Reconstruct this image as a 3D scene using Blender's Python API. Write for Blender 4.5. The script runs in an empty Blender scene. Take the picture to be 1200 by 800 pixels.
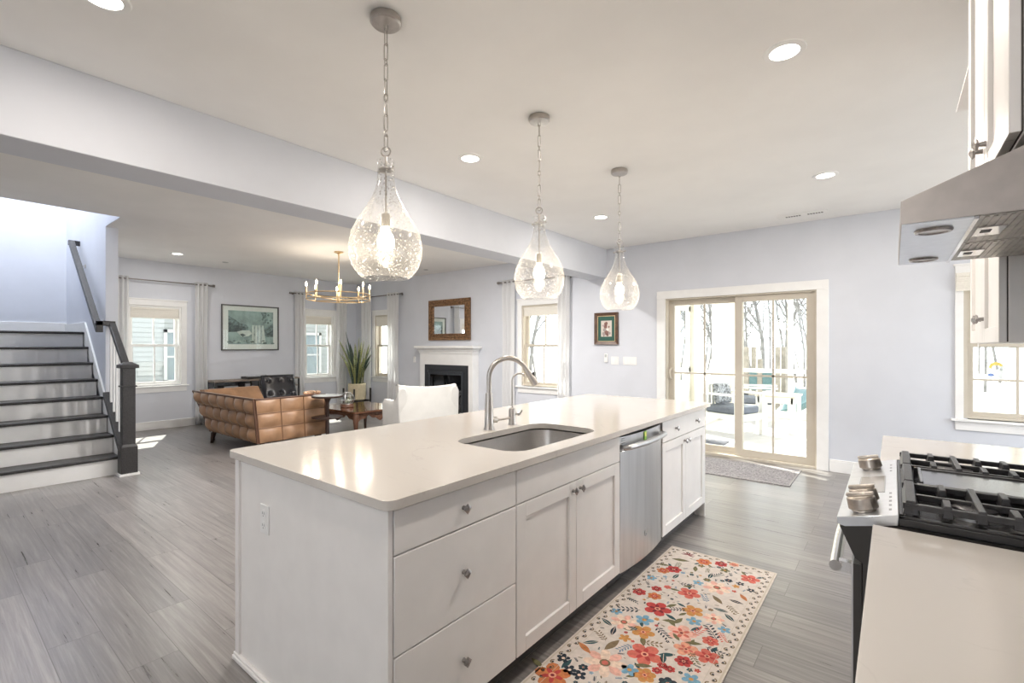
import bpy, bmesh, math, random
from math import sin, cos, pi, radians
from mathutils import Vector, Matrix
from mathutils.geometry import tessellate_polygon

S = bpy.context.scene
COL = S.collection
random.seed(7)

# ------------------------------------------------------------------ camera
cam = bpy.data.cameras.new('camera'); camo = bpy.data.objects.new('camera', cam); COL.objects.link(camo)
cam.sensor_width = 36; cam.lens = 558.9 / 1200 * 36; cam.shift_y = 5.75 / 1200
camo.location = (0, 0, 1.36); camo.rotation_euler = (pi / 2, 0, 0.67373)
cam.clip_start = 0.05; cam.clip_end = 200
S.camera = camo

# ------------------------------------------------------------------ view, sky, sun
S.view_settings.view_transform = 'Standard'; S.view_settings.look = 'None'
S.view_settings.gamma = 1; S.view_settings.use_curve_mapping = False
S.view_settings.exposure = 0.36
W = bpy.data.worlds.new('sky'); S.world = W; W.use_nodes = True
bg = W.node_tree.nodes['Background']
bg.inputs[0].default_value = (0.90, 0.95, 1.0, 1); bg.inputs[1].default_value = 4.0
SUN_DIR = Vector((0.92, -0.385, -1.0))
sl = bpy.data.lights.new('sun', 'SUN'); sl.energy = 11; sl.angle = radians(0.6); sl.color = (1, 0.96, 0.88)
so = bpy.data.objects.new('sun', sl); COL.objects.link(so); so.rotation_euler = SUN_DIR.to_track_quat('-Z', 'Y').to_euler()
S.cycles.caustics_reflective = False; S.cycles.caustics_refractive = False
S.cycles.sample_clamp_indirect = 6
S.cycles.max_bounces = 10; S.cycles.diffuse_bounces = 6; S.cycles.transparent_max_bounces = 16
CAN_W = 9.5        # each recessed lamp
LIV_FILL_W = 52.0
CAN_COL = (1.0, 0.91, 0.82)
CEIL = 2.755; YF = 6.22; XL = -9.45; XR = 0.61

# ------------------------------------------------------------------ materials
def node_mat(name):
    m = bpy.data.materials.new(name); m.use_nodes = True
    return m, m.node_tree.nodes, m.node_tree.links, m.node_tree.nodes['Principled BSDF']
def M(name, col, rough=0.5, metal=0.0, var=0.0, scale=8.0, bump=0.0, bscale=60.0, spec=0.5, stretch=None, emis=None, emc=None, trans=0.0, coat=0.0):
    m, N, L, B = node_mat(name)
    B.inputs['Base Color'].default_value = (*col, 1)
    B.inputs['Roughness'].default_value = rough; B.inputs['Metallic'].default_value = metal
    B.inputs['Specular IOR Level'].default_value = spec
    B.inputs['Coat Weight'].default_value = coat
    if trans: B.inputs['Transmission Weight'].default_value = trans
    tc = N.new('ShaderNodeTexCoord'); mp = N.new('ShaderNodeMapping'); L.new(tc.outputs['Object'], mp.inputs[0])
    if stretch: mp.inputs['Scale'].default_value = stretch
    n = N.new('ShaderNodeTexNoise'); n.inputs['Scale'].default_value = scale; n.inputs['Detail'].default_value = 4
    L.new(mp.outputs[0], n.inputs[0])
    mx = N.new('ShaderNodeMix'); mx.data_type = 'RGBA'
    v = max(var, 0.02)
    mx.inputs[6].default_value = (*[max(0, c * (1 - v)) for c in col], 1); mx.inputs[7].default_value = (*[min(1, c * (1 + v)) for c in col], 1)
    ct = N.new('ShaderNodeMapRange'); ct.inputs[1].default_value = 0.36; ct.inputs[2].default_value = 0.64; L.new(n.outputs[0], ct.inputs[0])
    L.new(ct.outputs[0], mx.inputs[0]); L.new(mx.outputs[2], B.inputs['Base Color'])
    if bump:
        nb = N.new('ShaderNodeTexNoise'); nb.inputs['Scale'].default_value = bscale; nb.inputs['Detail'].default_value = 3
        L.new(mp.outputs[0], nb.inputs[0])
        b = N.new('ShaderNodeBump'); b.inputs['Strength'].default_value = bump; b.inputs['Distance'].default_value = 0.01
        L.new(nb.outputs[0], b.inputs['Height']); L.new(b.outputs[0], B.inputs['Normal'])
    if emis:
        B.inputs['Emission Color'].default_value = (*(emc or col), 1); B.inputs['Emission Strength'].default_value = emis
    return m

def floor_mat():
    m, N, L, B = node_mat('grey_plank_floor')
    tc = N.new('ShaderNodeTexCoord')
    br = N.new('ShaderNodeTexBrick'); br.offset = 0.37; br.squash = 1
    br.inputs['Scale'].default_value = 1; br.inputs['Brick Width'].default_value = 1.25; br.inputs['Row Height'].default_value = 0.185
    br.inputs['Mortar Size'].default_value = 0.0016; br.inputs['Mortar Smooth'].default_value = 0.1
    br.inputs['Color1'].default_value = (0.0, 0, 0, 1); br.inputs['Color2'].default_value = (1, 1, 1, 1); br.inputs['Mortar'].default_value = (0.0, 0, 0, 1)
    L.new(tc.outputs['Object'], br.inputs[0])
    # grain, shifted per plank
    ad = N.new('ShaderNodeVectorMath'); ad.operation = 'MULTIPLY_ADD'
    ad.inputs[1].default_value = (13, 7, 5); L.new(br.outputs['Color'], ad.inputs[0]); L.new(tc.outputs['Object'], ad.inputs[2])
    mp = N.new('ShaderNodeMapping'); mp.inputs['Scale'].default_value = (1.1, 30, 1); L.new(ad.outputs[0], mp.inputs[0])
    n1 = N.new('ShaderNodeTexNoise'); n1.inputs['Scale'].default_value = 1.6; n1.inputs['Detail'].default_value = 8; n1.inputs['Roughness'].default_value = 0.68; n1.inputs['Distortion'].default_value = 0.35
    L.new(mp.outputs[0], n1.inputs[0])
    r1 = N.new('ShaderNodeValToRGB'); e = r1.color_ramp.elements
    e[0].position = 0.25; e[0].color = (0.13, 0.122, 0.119, 1); e[1].position = 0.78; e[1].color = (0.37, 0.355, 0.345, 1)
    k = r1.color_ramp.elements.new(0.5); k.color = (0.225, 0.212, 0.206, 1)
    L.new(n1.outputs[0], r1.inputs[0])
    mx = N.new('ShaderNodeMix'); mx.data_type = 'RGBA'; mx.blend_type = 'MULTIPLY'; mx.inputs[0].default_value = 1
    r2 = N.new('ShaderNodeValToRGB'); r2.color_ramp.elements[0].color = (0.80, 0.80, 0.80, 1); r2.color_ramp.elements[1].color = (1.14, 1.12, 1.1, 1)
    L.new(br.outputs['Color'], r2.inputs[0]); L.new(r1.outputs[0], mx.inputs[6]); L.new(r2.outputs[0], mx.inputs[7])
    mo = N.new('ShaderNodeMix'); mo.data_type = 'RGBA'; mo.inputs[7].default_value = (0.11, 0.1, 0.095, 1)
    L.new(br.outputs['Fac'], mo.inputs[0]); L.new(mx.outputs[2], mo.inputs[6]); L.new(mo.outputs[2], B.inputs['Base Color'])
    rr = N.new('ShaderNodeMapRange'); rr.inputs[3].default_value = 0.22; rr.inputs[4].default_value = 0.38; B.inputs['Specular IOR Level'].default_value = 1.0
    L.new(n1.outputs[0], rr.inputs[0]); L.new(rr.outputs[0], B.inputs['Roughness'])
    b = N.new('ShaderNodeBump'); b.inputs['Strength'].default_value = 0.05; b.inputs['Distance'].default_value = 0.002
    L.new(n1.outputs[0], b.inputs['Height']); L.new(b.outputs[0], B.inputs['Normal'])
    return m

def quartz_mat():
    m, N, L, B = node_mat('white_quartz')
    tc = N.new('ShaderNodeTexCoord'); mp = N.new('ShaderNodeMapping'); mp.inputs['Scale'].default_value = (1.0, 1.7, 1); mp.inputs['Rotation'].default_value = (0, 0, 0.6)
    L.new(tc.outputs['Object'], mp.inputs[0])
    n = N.new('ShaderNodeTexNoise'); n.inputs['Scale'].default_value = 2.6; n.inputs['Detail'].default_value = 7; n.inputs['Distortion'].default_value = 1.2
    L.new(mp.outputs[0], n.inputs[0])
    a = N.new('ShaderNodeMath'); a.operation = 'SUBTRACT'; a.inputs[1].default_value = 0.5; L.new(n.outputs[0], a.inputs[0])
    b = N.new('ShaderNodeMath'); b.operation = 'ABSOLUTE'; L.new(a.outputs[0], b.inputs[0])
    r = N.new('ShaderNodeMapRange'); r.inputs[1].default_value = 0; r.inputs[2].default_value = 0.012; r.inputs[3].default_value = 1; r.inputs[4].default_value = 0; L.new(b.outputs[0], r.inputs[0])
    n2 = N.new('ShaderNodeTexNoise'); n2.inputs['Scale'].default_value = 4; L.new(tc.outputs['Object'], n2.inputs[0])
    r2 = N.new('ShaderNodeMapRange'); r2.inputs[1].default_value = 0.5; r2.inputs[2].default_value = 0.7; r2.inputs[3].default_value = 0; r2.inputs[4].default_value = 0.6; L.new(n2.outputs[0], r2.inputs[0])
    mu = N.new('ShaderNodeMath'); mu.operation = 'MULTIPLY'; L.new(r.outputs[0], mu.inputs[0]); L.new(r2.outputs[0], mu.inputs[1])
    mx = N.new('ShaderNodeMix'); mx.data_type = 'RGBA'; mx.inputs[6].default_value = (0.60, 0.566, 0.525, 1); mx.inputs[7].default_value = (0.43, 0.40, 0.37, 1)
    L.new(mu.outputs[0], mx.inputs[0]); L.new(mx.outputs[2], B.inputs['Base Color'])
    B.inputs['Roughness'].default_value = 0.13
    return m

def glass_mat(name, tint=(1, 1, 1), gloss=0.08, rough=0.0):
    m, N, L, B = node_mat(name); out = N['Material Output']; N.remove(B)
    t = N.new('ShaderNodeBsdfTransparent'); t.inputs[0].default_value = (*tint, 1)
    g = N.new('ShaderNodeBsdfGlossy'); g.inputs['Roughness'].default_value = rough
    lw = N.new('ShaderNodeLayerWeight'); lw.inputs[0].default_value = 0.12
    mr = N.new('ShaderNodeMapRange'); mr.inputs[3].default_value = gloss * 0.4; mr.inputs[4].default_value = min(1, gloss * 6)
    L.new(lw.outputs['Facing'], mr.inputs[0])
    mx = N.new('ShaderNodeMixShader'); L.new(mr.outputs[0], mx.inputs[0]); L.new(t.outputs[0], mx.inputs[1]); L.new(g.outputs[0], mx.inputs[2]); L.new(mx.outputs[0], out.inputs[0])
    return m

def seeded_glass():
    m, N, L, B = node_mat('seeded_glass'); out = N['Material Output']; N.remove(B)
    tc = N.new('ShaderNodeTexCoord')
    v = N.new('ShaderNodeTexVoronoi'); v.inputs['Scale'].default_value = 85; L.new(tc.outputs['Object'], v.inputs[0])
    sd = N.new('ShaderNodeMapRange'); sd.inputs[1].default_value = 0.14; sd.inputs[2].default_value = 0.36; sd.inputs[3].default_value = 1; sd.inputs[4].default_value = 0; L.new(v.outputs[0], sd.inputs[0])
    bp = N.new('ShaderNodeBump'); bp.inputs['Strength'].default_value = 0.9; bp.inputs['Distance'].default_value = 0.006; L.new(sd.outputs[0], bp.inputs['Height'])
    t = N.new('ShaderNodeBsdfTransparent'); t.inputs[0].default_value = (0.93, 0.93, 0.925, 1)
    g = N.new('ShaderNodeBsdfGlossy'); g.inputs['Roughness'].default_value = 0.12; L.new(bp.outputs[0], g.inputs['Normal'])
    tl = N.new('ShaderNodeBsdfTranslucent'); tl.inputs[0].default_value = (0.95, 0.92, 0.88, 1)
    lw = N.new('ShaderNodeLayerWeight'); lw.inputs[0].default_value = 0.25
    m1 = N.new('ShaderNodeMixShader'); m1.inputs[0].default_value = 0.32; L.new(g.outputs[0], m1.inputs[1]); L.new(tl.outputs[0], m1.inputs[2])
    f = N.new('ShaderNodeMath'); f.operation = 'MULTIPLY_ADD'; f.inputs[1].default_value = 0.75; f.inputs[2].default_value = 0.05; L.new(sd.outputs[0], f.inputs[0])
    f2 = N.new('ShaderNodeMath'); f2.operation = 'MULTIPLY_ADD'; f2.inputs[1].default_value = 0.55; L.new(lw.outputs['Facing'], f2.inputs[0]); L.new(f.outputs[0], f2.inputs[2]); f2.use_clamp = True
    m2 = N.new('ShaderNodeMixShader'); L.new(f2.outputs[0], m2.inputs[0]); L.new(t.outputs[0], m2.inputs[1]); L.new(m1.outputs[0], m2.inputs[2]); L.new(m2.outputs[0], out.inputs[0])
    return m

def curtain_mat():
    m, N, L, B = node_mat('sheer_white'); out = N['Material Output']; N.remove(B)
    d = N.new('ShaderNodeBsdfDiffuse'); d.inputs[0].default_value = (0.95, 0.95, 0.95, 1)
    t = N.new('ShaderNodeBsdfTranslucent'); t.inputs[0].default_value = (0.9, 0.9, 0.9, 1)
    n = N.new('ShaderNodeTexNoise'); n.inputs['Scale'].default_value = 300
    tc = N.new('ShaderNodeTexCoord'); L.new(tc.outputs['Object'], n.inputs[0])
    mr = N.new('ShaderNodeMapRange'); mr.inputs[3].default_value = 0.5; mr.inputs[4].default_value = 0.65; L.new(n.outputs[0], mr.inputs[0])
    x = N.new('ShaderNodeMixShader'); L.new(mr.outputs[0], x.inputs[0]); L.new(d.outputs[0], x.inputs[1]); L.new(t.outputs[0], x.inputs[2]); L.new(x.outputs[0], out.inputs[0])
    return m

def emit(name, col, s):
    m, N, L, B = node_mat(name); out = N['Material Output']; N.remove(B)
    e = N.new('ShaderNodeEmission'); e.inputs[0].default_value = (*col, 1); e.inputs[1].default_value = s
    L.new(e.outputs[0], out.inputs[0]); return m

WALL = M('blue_grey_wall_paint', (0.645, 0.668, 0.722), 0.7, var=0.015, scale=3, bump=0.02, bscale=250)
CEILM = M('white_ceiling_paint', (0.865, 0.855, 0.84), 0.85, var=0.01, scale=2)
TRIM = M('white_trim_paint', (0.84, 0.84, 0.83), 0.55, var=0.01)
CAB = M('white_cabinet_paint', (0.83, 0.81, 0.79), 0.38, var=0.01)
GAP = M('dark_cabinet_gap', (0.10, 0.09, 0.085), 0.8)
FLOOR = floor_mat(); QUARTZ = quartz_mat()
PANE = glass_mat('window_glass', (0.97, 0.99, 0.98), 0.06)
SEED = seeded_glass(); SHEER = curtain_mat()
NICKEL = M('brushed_nickel', (0.50, 0.47, 0.44), 0.3, 1, var=0.06, scale=40, stretch=(1, 1, 12))
STEEL = M('stainless_steel', (0.60, 0.60, 0.605), 0.3, 1, var=0.05, scale=30, stretch=(1, 1, 0.06), bump=0.02, bscale=120)
HOODST = M('hood_steel', (0.47, 0.43, 0.40), 0.36, 1, var=0.05, scale=20, stretch=(1, 30, 1))
SILVER = M('silver_panel', (0.74, 0.76, 0.79), 0.28, 0.85, var=0.03, scale=30)
CHROME = M('chrome', (0.75, 0.74, 0.73), 0.12, 1)
PEWTER = M('pewter_knob', (0.34, 0.32, 0.31), 0.28, 1, var=0.2, scale=90)
BLACK = M('black_enamel', (0.035, 0.032, 0.03), 0.35, var=0.1)
IRON = M('cast_iron', (0.04, 0.039, 0.041), 0.36, 0.2, var=0.2, scale=60, bump=0.1, bscale=300)
DARKW = M('charcoal_stained_wood', (0.032, 0.030, 0.031), 0.42, var=0.25, scale=6, stretch=(1, 14, 14))
TAN = M('tan_leather', (0.34, 0.195, 0.108), 0.36, var=0.14, scale=7, bump=0.06, bscale=160)
PIPE = M('brown_piping', (0.10, 0.045, 0.025), 0.5)
BLEATH = M('black_leather', (0.022, 0.022, 0.026), 0.26, var=0.2, bump=0.05, bscale=150)
WALNUT = M('dark_walnut', (0.105, 0.048, 0.028), 0.33, var=0.35, scale=9, stretch=(2, 12, 2))
CARVE = M('carved_walnut', (0.13, 0.06, 0.035), 0.4, var=0.45, scale=45, bump=0.8, bscale=40)
BRONZE = M('dark_bronze', (0.06, 0.038, 0.032), 0.4, 0.6, var=0.1)
GREYTOP = M('grey_stone_top', (0.42, 0.44, 0.44), 0.25, var=0.1)
CREAM = M('cream_linen', (0.50, 0.49, 0.465), 0.85, var=0.03, bump=0.05, bscale=400)
GOLDF = M('carved_gold_frame', (0.23, 0.125, 0.06), 0.4, 0.3, var=0.8, scale=60, bump=1.0, bscale=90)
BROWNF = M('brown_wood_frame', (0.10, 0.052, 0.03), 0.4, var=0.3, scale=20)
MIRR = M('mirror_silver', (0.92, 0.93, 0.93), 0.02, 1, var=0.0)
BRASS = M('brushed_brass', (0.72, 0.53, 0.31), 0.28, 1, var=0.05)
BULB = emit('lit_bulb', (1, 0.86, 0.66), 30); FLAME = emit('lit_candle_bulb', (1, 0.84, 0.62), 22)
LENS = emit('lit_lens', (1, 0.95, 0.88), 9)
TANV = M('almond_vinyl', (0.56, 0.51, 0.43), 0.45, var=0.02)
WVINYL = M('white_vinyl', (0.84, 0.84, 0.82), 0.4, var=0.01)
PLATE = M('white_plastic', (0.83, 0.83, 0.82), 0.35, var=0.01)
SLOT = M('dark_slot', (0.12, 0.12, 0.12), 0.6)
GREYT = M('grey_print', (0.35, 0.36, 0.38), 0.5)

# ------------------------------------------------------------------ mesh helpers
class MB:
    def __init__(s, mat=None): s.v = []; s.f = []; s.m = []; s.M = mat or Matrix()
    def add(s, vs, fs, mi=0):
        o = len(s.v); s.v += [s.M @ Vector(p) for p in vs]
        for f in fs: s.f.append([o + i for i in f]); s.m.append(mi)
    def box(s, x0, x1, y0, y1, z0, z1, mi=0):
        x0, x1 = sorted((x0, x1)); y0, y1 = sorted((y0, y1)); z0, z1 = sorted((z0, z1))
        s.add([(x0,y0,z0),(x1,y0,z0),(x1,y1,z0),(x0,y1,z0),(x0,y0,z1),(x1,y0,z1),(x1,y1,z1),(x0,y1,z1)],
              [(3,2,1,0),(4,5,6,7),(0,1,5,4),(1,2,6,5),(2,3,7,6),(3,0,4,7)], mi)
    def hexa(s, p, mi=0):   # 8 points, bottom ring then top ring (ccw from above)
        s.add(p, [(3,2,1,0),(4,5,6,7),(0,1,5,4),(1,2,6,5),(2,3,7,6),(3,0,4,7)], mi)
    def ring(s, c, a, b, r, n): return [Vector(c) + a * (r * cos(2*pi*i/n)) + b * (r * sin(2*pi*i/n)) for i in range(n)]
    def tube(s, pts, r, n=8, mi=0, closed=False, flat=None):
        P = [Vector(p) for p in pts]; k = len(P); R = r if hasattr(r, '__len__') else [r] * k
        vs = []; up = None
        for i in range(k):
            if closed: t = P[(i+1) % k] - P[i-1]
            else: t = P[min(i+1, k-1)] - P[max(i-1, 0)]
            t = t.normalized()
            if up is None: up = Vector((0,0,1)) if abs(t.z) < 0.95 else Vector((1,0,0))
            a = t.cross(up)
            if a.length < 1e-4: a = t.cross(Vector((0.3, 1, 0.1)))
            a.normalize(); b = t.cross(a).normalized(); 
            up = -b
            vs += s.ring(P[i], a, b, R[i], n)
        fs = []
        for i in range(k if closed else k-1):
            j = (i+1) % k
            for q in range(n):
                q2 = (q+1) % n; fs.append((i*n+q2, i*n+q, j*n+q, j*n+q2))
        if not closed: fs += [tuple(range(n)), tuple((k-1)*n + n-1-q for q in range(n))]
        s.add(vs, fs, mi)
    def cyl(s, p0, p1, r0, r1=None, n=16, mi=0): s.tube([p0, p1], [r0, r0 if r1 is None else r1], n, mi)
    def lathe(s, prof, c=(0,0,0), n=24, mi=0, cap=True):
        vs = []; k = len(prof)
        for r, z in prof: vs += [(c[0] + max(r,1e-4)*cos(2*pi*i/n), c[1] + max(r,1e-4)*sin(2*pi*i/n), c[2] + z) for i in range(n)]
        fs = [(i*n+q, i*n+(q+1)%n, (i+1)*n+(q+1)%n, (i+1)*n+q) for i in range(k-1) for q in range(n)]
        if cap: fs += [tuple(n-1-q for q in range(n)), tuple((k-1)*n+q for q in range(n))]
        s.add(vs, fs, mi)
    def ball(s, c, r, n=12, mi=0, sc=(1,1,1)):
        m = n // 2; vs = []; fs = []
        for i in range(m+1):
            th = pi * i / m; rr = max(sin(th), 1e-3)
            vs += [(c[0]+sc[0]*r*rr*cos(2*pi*q/n), c[1]+sc[1]*r*rr*sin(2*pi*q/n), c[2]-sc[2]*r*cos(th)) for q in range(n)]
        fs = [(i*n+q, i*n+(q+1)%n, (i+1)*n+(q+1)%n, (i+1)*n+q) for i in range(m) for q in range(n)]
        s.add(vs, fs, mi)
    def prism(s, poly, z0, z1, mi=0, holes=(), axis='z'):
        loops = [poly] + list(holes); flat = [p for l in loops for p in l]; n = len(flat)
        tri = tessellate_polygon([[Vector((p[0], p[1], 0)) for p in l] for l in loops])
        def P(p, z): return (p[0], p[1], z) if axis == 'z' else ((z, p[0], p[1]) if axis == 'x' else (p[0], z, p[1]))
        vs = [P(p, z0) for p in flat] + [P(p, z1) for p in flat]; fs = []
        for t in tri:
            a, b, c = [flat[i] for i in t]
            ar = (b[0]-a[0])*(c[1]-a[1]) - (b[1]-a[1])*(c[0]-a[0])
            t = tuple(t) if ar > 0 else tuple(reversed(t))
            fs.append(tuple(n + i for i in t)); fs.append(tuple(reversed(t)))
        o = 0
        for l in loops:
            k = len(l)
            for i in range(k):
                j = (i+1) % k; fs.append((o+i, o+j, n+o+j, n+o+i))
            o += k
        s.add(vs, fs, mi)
    def grid(s, fn, nu, nv, mi=0, wrapu=False):
        vs = [fn(i/nu, j/nv) for j in range(nv+1) for i in range(nu+1)]; w = nu+1
        s.add(vs, [(j*w+i, j*w+i+1, (j+1)*w+i+1, (j+1)*w+i) for j in range(nv) for i in range(nu)], mi)

ORI = {}
def obj(name, mb, mats, parent=None, loc=None, bevel=0, seg=2, smooth=True, solid=0, sub=0, ang=38, fix=True):
    if not isinstance(mats, (list, tuple)): mats = [mats]
    o_ = ORI[parent.name] if parent is not None else Vector(loc if loc is not None else (0, 0, 0))
    me = bpy.data.meshes.new(name); me.from_pydata([tuple(v - o_) for v in mb.v], [], mb.f)
    for m in mats: me.materials.append(m)
    me.polygons.foreach_set('material_index', mb.m)
    if fix:
        b = bmesh.new(); b.from_mesh(me); bmesh.ops.recalc_face_normals(b, faces=b.faces); b.to_mesh(me); b.free()
    if smooth:
        me.polygons.foreach_set('use_smooth', [True] * len(me.polygons)); me.set_sharp_from_angle(angle=radians(ang))
    me.update()
    o = bpy.data.objects.new(name, me); COL.objects.link(o)
    if parent is not None: o.parent = parent
    else: o.location = o_
    ORI[o.name] = o_
    if solid: md = o.modifiers.new('solid', 'SOLIDIFY'); md.thickness = solid; md.offset = 0
    if bevel:
        md = o.modifiers.new('bevel', 'BEVEL'); md.width = bevel; md.segments = seg; md.limit_method = 'ANGLE'; md.angle_limit = radians(40); md.harden_normals = False
    if sub: md = o.modifiers.new('sub', 'SUBSURF'); md.levels = sub; md.render_levels = sub
    return o
def tag(o, label, cat, group=None, kind=None):
    o['label'] = label; o['category'] = cat
    if group: o['group'] = group
    if kind: o['kind'] = kind
    return o
def thing(name, label, cat, loc, group=None, kind=None):
    o = bpy.data.objects.new(name, None); COL.objects.link(o); o.location = loc; o.empty_display_size = 0.1
    ORI[o.name] = Vector(loc)
    if label: tag(o, label, cat, group)
    if kind: o['kind'] = kind
    return o
def dup(root, loc, label=None, group=None, rotz=None):
    r = root.copy(); COL.objects.link(r); r.location = loc
    if rotz is not None: r.rotation_euler = (0, 0, rotz)
    if label: r['label'] = label
    if group: r['group'] = group
    for ch in list(root.children):
        c = ch.copy(); COL.objects.link(c); c.parent = r
        for g in list(ch.children):
            d = g.copy(); COL.objects.link(d); d.parent = c
    return r
def struct(name, mb, mats, **k):
    o = obj(name, mb, mats, **k); o['kind'] = 'structure'; return o
def rrect(x0, x1, y0, y1, r, n=6):
    out = []
    for cx, cy, a0 in ((x1-r, y1-r, 0), (x0+r, y1-r, 90), (x0+r, y0+r, 180), (x1-r, y0+r, 270)):
        out += [(cx + r*cos(radians(a0 + 90*i/n)), cy + r*sin(radians(a0 + 90*i/n))) for i in range(n+1)]
    return out
def arc(c, r, a0, a1, n, fn): return [fn(c, r, radians(a0 + (a1-a0)*i/n)) for i in range(n+1)]
TF = Matrix(((1,0,0,0),(0,1,0,YF),(0,0,1,0),(0,0,0,1)))           # far wall: u=X, v=outward Y
TL = Matrix(((0,-1,0,XL),(1,0,0,0),(0,0,1,0),(0,0,0,1)))          # left wall: u=Y, v=outward -X

# ================================================================== room shell
YB = -3.6; XE = 2.3; TH = 0.16
m = MB(); m.box(XL-TH, XE+TH, YB-TH, YF+TH, -0.12, 0); struct('floor', m, FLOOR)
SX, SY0, SY1 = -6.52, 0.26, 1.39        # stairwell opening in the ceiling
m = MB()
for a in ((SX, XE+TH, YB-TH, YF+TH), (XL-TH, SX, SY1, YF+TH), (XL-TH, SX, YB-TH, SY0)): m.box(*a, CEIL, CEIL+0.2)
struct('ceiling', m, CEILM)
m = MB(); m.box(XL-TH, SX+0.4, SY0-0.3, SY1+0.3, 5.3, 5.45); struct('ceiling_stairwell', m, CEILM)
def wall(name, T, u0, u1, z0, z1, holes, th=TH, mat=None, mats=None):
    m = MB(T); us = sorted(holes)
    cur = u0
    for a, b, c, d in us:
        m.box(cur, a, 0, th, z0, z1); m.box(a, b, 0, th, z0, c); m.box(a, b, 0, th, d, z1); cur = b
    m.box(cur, u1, 0, th, z0, z1)
    return struct(name, m, mat or WALL)
WZ0, WZ1 = 0.72, 2.03
HOLES_F = [(-8.76, -8.05, WZ0, WZ1), (-4.76, -3.95, WZ0, WZ1), (-2.37, -0.645, 0.0, 2.0), (0.52, 1.26, 0.68, 2.06)]
HOLES_L = [(2.10, 2.83, WZ0, WZ1), (5.00, 5.64, WZ0, WZ1)]
wall('wall_back', TF, XL-TH, XE+TH, 0, CEIL, HOLES_F)
wall('wall_left', TL, YB, YF, 0, 5.45, HOLES_L)
m = MB(); m.box(XR, XR+0.12, YB, 3.16, 0, CEIL); struct('wall_right', m, WALL)
TE = Matrix(((0,1,0,XE),(-1,0,0,0),(0,0,1,0),(0,0,0,1)))
wall('wall_east', TE, -YF, -3.0, 0, CEIL, [(-5.9, -3.5, 0.3, 2.4)])  # unseen opening added to let in more daylight from the side
m = MB(); m.box(XR, XE+TH, 3.04, 3.16, 0, CEIL); struct('wall_return', m, WALL)
TB = Matrix(((1,0,0,0),(0,-1,0,YB),(0,0,1,0),(0,0,0,1)))
wall('wall_front', TB, XL-TH, XE+TH, 0, CEIL, [(-8.3, -6.9, 0.05, 2.4), (-2.2, -0.5, 0.9, 2.4)])  # rear openings are unseen, put in to bring daylight onto the ceiling
# stairwell walls
m = MB(); m.box(XL, -7.15, SY1-0.005, SY1+0.11, 0, 5.3); m.box(-7.15, SX+0.1, SY1-0.005, SY1+0.11, CEIL+0.001, 5.3); struct('wall_stairs_right', m, WALL)
m = MB(); m.box(XL, -6.6, SY0-0.12, SY0, 0, CEIL+0.2); m.box(XL, SX+0.1, SY0-0.12, SY0, CEIL+0.2, 5.3); struct('wall_stairs_left', m, WALL)
m = MB(); m.box(SX-0.005, SX+0.1, SY0, SY1-0.005, CEIL+0.001, 5.3); struct('wall_stairs_front', m, WALL)
# dropped beam between kitchen and living room
m = MB(); m.box(-3.53, -3.22, YB, YF, 2.34, CEIL); struct('beam', m, WALL, bevel=0.004)
# baseboards
def bboard(name, T, segs):
    m = MB(T)
    for a, b in segs: m.box(a, b, -0.014, 0, 0, 0.12); m.box(a, b, -0.010, 0, 0.12, 0.135)
    struct(name, m, TRIM, bevel=0.003)
bboard('baseboard_back', TF, [(XL, -7.17), (-5.60, -2.50), (-0.54, XE)])
bboard('baseboard_left', TL, [(1.50, YF)])
m = MB(); m.box(XL, XL+0.014, SY0, SY1, 1.547, 1.70); struct('baseboard_landing', m, TRIM, bevel=0.003)

# ================================================================== windows
def window(n, T, u0, u1, z0, z1, muntin_v=True, muntin_h=False, frame=None, c=0.075):
    """hole u0..u1, z0..z1 in the wall; casing inside, two sashes with panes"""
    fr = frame or WVINYL
    t = thing('window_%d' % n, None, None, T @ Vector(((u0+u1)/2, 0, z0)), kind='structure')
    m = MB(T)
    m.box(u0-c, u0+0.005, -0.02, 0, z0-0.01, z1); m.box(u1-0.005, u1+c, -0.02, 0, z0-0.01, z1); m.box(u0-c, u1+c, -0.022, 0, z1-0.005, z1+c+0.01)
    m.box(u0-c-0.012, u1+c+0.012, -0.03, 0, z1+c+0.01, z1+c+0.03)
    obj('casing', m, TRIM, t, bevel=0.003)
    m = MB(T); m.box(u0-c-0.03, u1+c+0.03, -0.045, 0.03, z0-0.03, z0-0.008); m.box(u0-c, u1+c, -0.016, 0, z0-0.115, z0-0.03)
    obj('sill', m, TRIM, t, bevel=0.003)
    m = MB(T); j = 0.035
    m.box(u0, u0+j, 0.0, TH, z0, z1); m.box(u1-j, u1, 0.0, TH, z0, z1); m.box(u0+j, u1-j, 0.0, TH, z1-j, z1); m.box(u0+j, u1-j, 0.0, TH, z0-0.008, z0+0.02)
    obj('jamb', m, fr, t)
    zm = z0 + (z1-z0)*0.5
    for nm, a, b, v in (('lower_sash', z0+0.02, zm+0.02, 0.045), ('upper_sash', zm-0.02, z1-j, 0.09)):
        m = MB(T); s = 0.042; A, Bq = u0+j, u1-j
        m.box(A, A+s, v, v+0.035, a, b); m.box(Bq-s, Bq, v, v+0.035, a, b); m.box(A+s, Bq-s, v, v+0.035, a, a+s); m.box(A+s, Bq-s, v, v+0.035, b-s*0.8, b)
        if muntin_v: m.box((A+Bq)/2-0.009, (A+Bq)/2+0.009, v+0.006, v+0.028, a+s, b-s*0.8)
        if muntin_h: m.box(A+s, Bq-s, v+0.008, v+0.026, (a+b)/2-0.009, (a+b)/2+0.009)
        sh = obj(nm, m, fr, t)
        m = MB(T); m.box(A+s, Bq-s, v+0.015, v+0.019, a+s, b-s*0.8)
        obj('pane', m, PANE, sh, smooth=False)
    return t
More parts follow.
